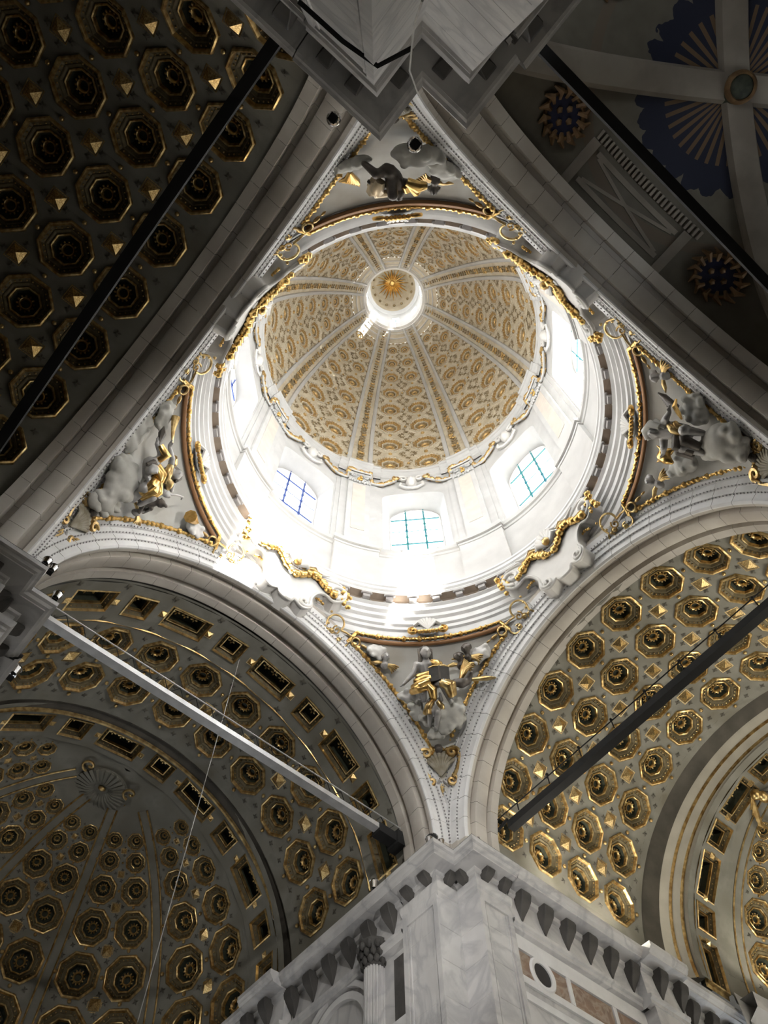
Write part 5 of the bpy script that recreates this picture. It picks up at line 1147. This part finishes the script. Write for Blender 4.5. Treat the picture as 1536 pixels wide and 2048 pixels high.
limb(mb, [S(134.6, 29.2, .6), S(133.4, 30.2, .65), S(132.8, 31.0, .75)], [.19, .2, .16]); mb.ball(S(132.4, 31.2, .95), (.14, .14, .16), 8, 6); mb.tube([S(132.4, 31.1, 1.05), S(131.8, 31.0, 1.2)], [.08, .05], 6); limb(mb, [S(134.0, 29.4, .5), S(132.6, 28.6, .6), S(131.2, 28.6, .4)], [.12, .08, .06]); limb(mb, [S(132.8, 30.6, .6), S(131.6, 30.0, .7), S(130.8, 29.6, .4)], [.11, .08, .06])
for sg in (-1, 1): mb.tube([S(132.5, 31.3, .95)+er*sg*.08, S(132.6, 31.7, .95)+er*sg*.14], [.05, .02], 5)
remesh(obj('body', mb, M_DARKFIG, t, 60), .032, 1)
mb = MB(); mb.tube([S(133.4, 33.4, .6), S(131.6, 36.4, .55), S(130.2, 38.2, .45), S(129.4, 38.9, .4), S(129.0, 38.4, .4)], [.05, .035, .03, .05, .02], 6); obj('tail', mb, M_FLESH, t, 60)
putto('small putto crouching at the lower edge of left pendentive', 131.3, 29.9, .4, .7, .2, False)
cloud('large smooth cloud filling lower left of left pendentive', [(139.4, 26.6, .45, .62, .5), (141.4, 27.2, .3, .4, .4), (138.2, 24.6, .4, .45, .4), (136.6, 22.4, .3, .4, .35)])
cloud('curled cloud in the lowest corner of left pendentive', [(137.2, 21.0, .2, .3, .3), (135.2, 22.2, .25, .26, .24), (135.0, 24.4, .3, .24, .22)])
cloud('round cloud beside the slim trumpet on left pendentive', [(149.8, 38.0, .2, .34, .28), (151.2, 38.8, .15, .26, .22), (148.4, 36.8, .2, .26, .2)])
cloud('pale cloud at right corner of left pendentive under the rays', [(120.4, 39.4, .15, .26, .22), (119.0, 40.0, .1, .22, .2), (121.4, 39.0, .15, .16, .16)], M_STUCCO)
cloud('grey streak of cloud behind the raised quill', [(147.2, 32.8, .1, .5, .25), (149.2, 34.4, .1, .4, .2), (145.2, 30.8, .1, .4, .25)])
# --- right pendentive
er, eu, n = frame_at(-47, 34)
t = thing('hooded_evangelist', S(-47.8, 35, .7), 'hooded grey evangelist turned to the ring on the right pendentive', 'statue'); mb = MB()
H = S(-47.4, 37.2, 1.0); f, s_ = head(mb, H, er, eu, n, 1.05, .4); limb(mb, [S(-48.0, 36.0, .8), S(-48.2, 34.2, .75), S(-47.6, 32.4, .6)], [.26, .27, .27]); limb(mb, [S(-49.4, 36.0, .8), S(-51.2, 35.0, .9), S(-52.6, 34.6, .8)], [.14, .11, .07]); hand(mb, S(-52.6, 34.6, .8), S(-53.6, 34.6, .8)-S(-52.6, 34.6, .8), n); limb(mb, [S(-46.4, 36.0, .8), S(-44.2, 35.2, .95), S(-42.8, 35.4, .9)], [.14, .11, .07]); hand(mb, S(-42.8, 35.4, .9), S(-41.8, 35.6, .9)-S(-42.8, 35.4, .9), n); limb(mb, [S(-47.4, 32.2, .65), S(-45.6, 30.8, 1.0), S(-44.4, 28.4, .6)], [.2, .17, .1]); limb(mb, [S(-48.4, 32.2, .65), S(-49.4, 30.8, .95), S(-48.6, 28.6, .6)], [.2, .17, .1]); remesh(obj('body', mb, M_FLESH, t, 60), .035, 1)
mb = MB(); drape(mb, [[H+eu*.2-er*.22, H+eu*.30, H+eu*.12+er*.26, H-eu*.2+er*.24], [H+eu*.2-er*.26-n*.1, H+eu*.33-n*.12, H+er*.3-n*.1, H-eu*.34+er*.2-n*.1]], .12); obj('hood', mb, M_CLOUD, t, 60)
mb = MB(); drape(mb, [[S(-49.6, 34.4, .9), S(-49.2, 33.0, 1.0), S(-48.4, 31.6, .9)], [S(-50.2, 33.6, .8), S(-49.6, 32.4, .9), S(-49.2, 31.2, .8)]], .10); obj('gilt_drapery', mb, M_GOLD2, t, 60)
mb = MB(); drape(mb, [[S(-47.6, 33.0, .85), S(-46.0, 31.6, 1.1), S(-44.6, 29.4, .8)], [S(-48.0, 32.0, .8), S(-47.2, 30.4, 1.0), S(-45.8, 28.6, .7)], [S(-46.0, 33.4, .8), S(-44.4, 31.8, .9), S(-43.2, 30.4, .6)]], .15); obj('dark_robe', mb, M_DARKFIG, t, 60)
t = thing('gilt_bull_head', S(-41.6, 35.4, .6), 'gilt horned bull head pointing down on the right pendentive', 'statue'); mb = MB(); b0 = S(-41.4, 36.2, .7)
limb(mb, [b0, S(-41.2, 35.0, .8), S(-40.9, 33.9, .8)], [.20, .16, .08])
for sg, q in ((-1, (S(-43.2, 37.0, .7), S(-43.6, 38.0, .7))), (1, (S(-39.8, 37.2, .6), S(-39.0, 38.0, .6)))): mb.tube([b0, *q], [.08, .05, .015], 6)
mb.tube([b0+er*.05, S(-42.6, 35.4, .6), S(-43.4, 34.6, .6)], [.1, .13, .05], 6); remesh(obj('head', mb, M_GOLD, t, 60), .03, 1)
o = MB(); wing(o, S(-52.6, 34.8, .35), (eu*.8+er*.4).normalized(), er*-.5, .8, 7, .07); tag(obj('dark_wing', o, M_DARKFIG, None, 60), 'dark feathered wing above the hooded evangelist', 'wing')
o = MB(); o.tube([S(-54.6, 34.6, .45), S(-53.4, 34.4, .6), S(-51.8, 33.6, .6), S(-50.6, 33.0, .6)], [.03, .08, .07, .03], 6); tag(obj('gilt_horn', o, M_GOLD), 'curved gilt horn between dark wing and hooded evangelist', 'horn')
cloud('large round cloud filling lower right of right pendentive', [(-47.2, 25.8, .45, .6, .52), (-45.4, 27.0, .35, .4, .4), (-48.8, 24.4, .35, .4, .4), (-46.6, 22.6, .25, .4, .35)])
cloud('flat cloud above gilt drapery on right pendentive', [(-52.4, 32.8, .2, .4, .3), (-51.0, 31.0, .2, .34, .3), (-53.6, 31.6, .15, .3, .24)])
cloud('cloud under the bull head on right pendentive', [(-39.4, 34.0, .2, .34, .3), (-38.0, 35.4, .15, .28, .26), (-40.2, 32.2, .25, .3, .26)])
putto('putto with gilt wings at top corner of right pendentive', -59.2, 39.0, .3, .85, .2); putto('putto with gilt wings at lower corner of right pendentive', -33.2, 39.4, .3, .85, -.2)
# --- top pendentive
er, eu, n = frame_at(-135, 31)
t = thing('flying_angel', S(-136, 29.5, .7), 'grey angel in white and gilt drapery beneath the overhead pier', 'statue'); mb = MB()
H = S(-134.9, 32.4, .95); f, s_ = head(mb, H, er, eu, n, .95, 0); limb(mb, [S(-135.0, 31.2, .8), S(-135.4, 29.8, .75), S(-136.2, 28.4, .7)], [.2, .21, .19]); limb(mb, [S(-136.0, 28.6, .7), S(-136.0, 30.6, 1.15), S(-136.0, 32.0, 1.0)], [.17, .14, .09]); limb(mb, [S(-133.8, 31.0, .8), S(-131.6, 30.6, .9), S(-129.6, 31.6, .8)], [.12, .1, .07]); hand(mb, S(-129.6, 31.6, .8), er*.8+eu*.4, n); limb(mb, [S(-136.2, 31.0, .8), S(-138.4, 30.4, .9), S(-140.0, 29.4, .8)], [.12, .1, .07]); limb(mb, [S(-136.6, 28.4, .65), S(-138.6, 27.4, .8), S(-140.4, 27.2, .5)], [.17, .13, .08]); remesh(obj('body', mb, M_DARKFIG, t, 60), .035, 1)
mb = MB(); drape(mb, [[S(-138.0, 28.6, .9), S(-138.8, 30.0, 1.0), S(-138.4, 31.6, .9)], [S(-139.0, 29.2, .8), S(-139.6, 31.0, .9), S(-138.4, 32.2, .8)], [S(-139.8, 30.6, .7), S(-138.6, 31.8, .9), S(-137.0, 32.2, .9)]], .15); obj('white_drapery', mb, mat('gilded_white', (.72, .60, .42), .4, .4, col2=(.5, .38, .22)), t, 60)
mb = MB(); drape(mb, [[S(-133.2, 29.6, .9), S(-131.2, 30.2, 1.0), S(-129.8, 31.0, .9)], [S(-132.8, 30.2, .9), S(-131.4, 31.2, 1.0), S(-130.6, 32.2, .8)], [S(-133.4, 30.6, .9), S(-133.0, 31.6, .95)]], .13); obj('gilt_drapery', mb, M_GOLD, t, 60)
o = MB(); wing(o, S(-143.2, 32.0, .2), (er*-.4+eu*.9).normalized(), er, .75, 7, .07); tag(obj('gilt_palm', o, M_GOLD, None, 60), 'gilt palm spray at left of the flying angel', 'ornament')
cloud('broad cloud right of flying angel under overhead cornice', [(-131.0, 28.0, .4, .5, .34), (-129.0, 28.8, .3, .36, .3), (-133.2, 27.4, .35, .4, .3)])
cloud('cloud at right end of the top pendentive', [(-126.0, 33.4, .2, .36, .3), (-124.6, 34.4, .15, .3, .26), (-127.2, 32.2, .2, .3, .26)]); cloud('long dark cloud at left of the flying angel', [(-142.4, 30.0, .2, .44, .2), (-144.2, 31.0, .15, .3, .16), (-140.8, 29.2, .25, .3, .2)])
putto('dark putto at right of flying angel near the ring', -127.4, 37.6, .3, .8, 0, True)
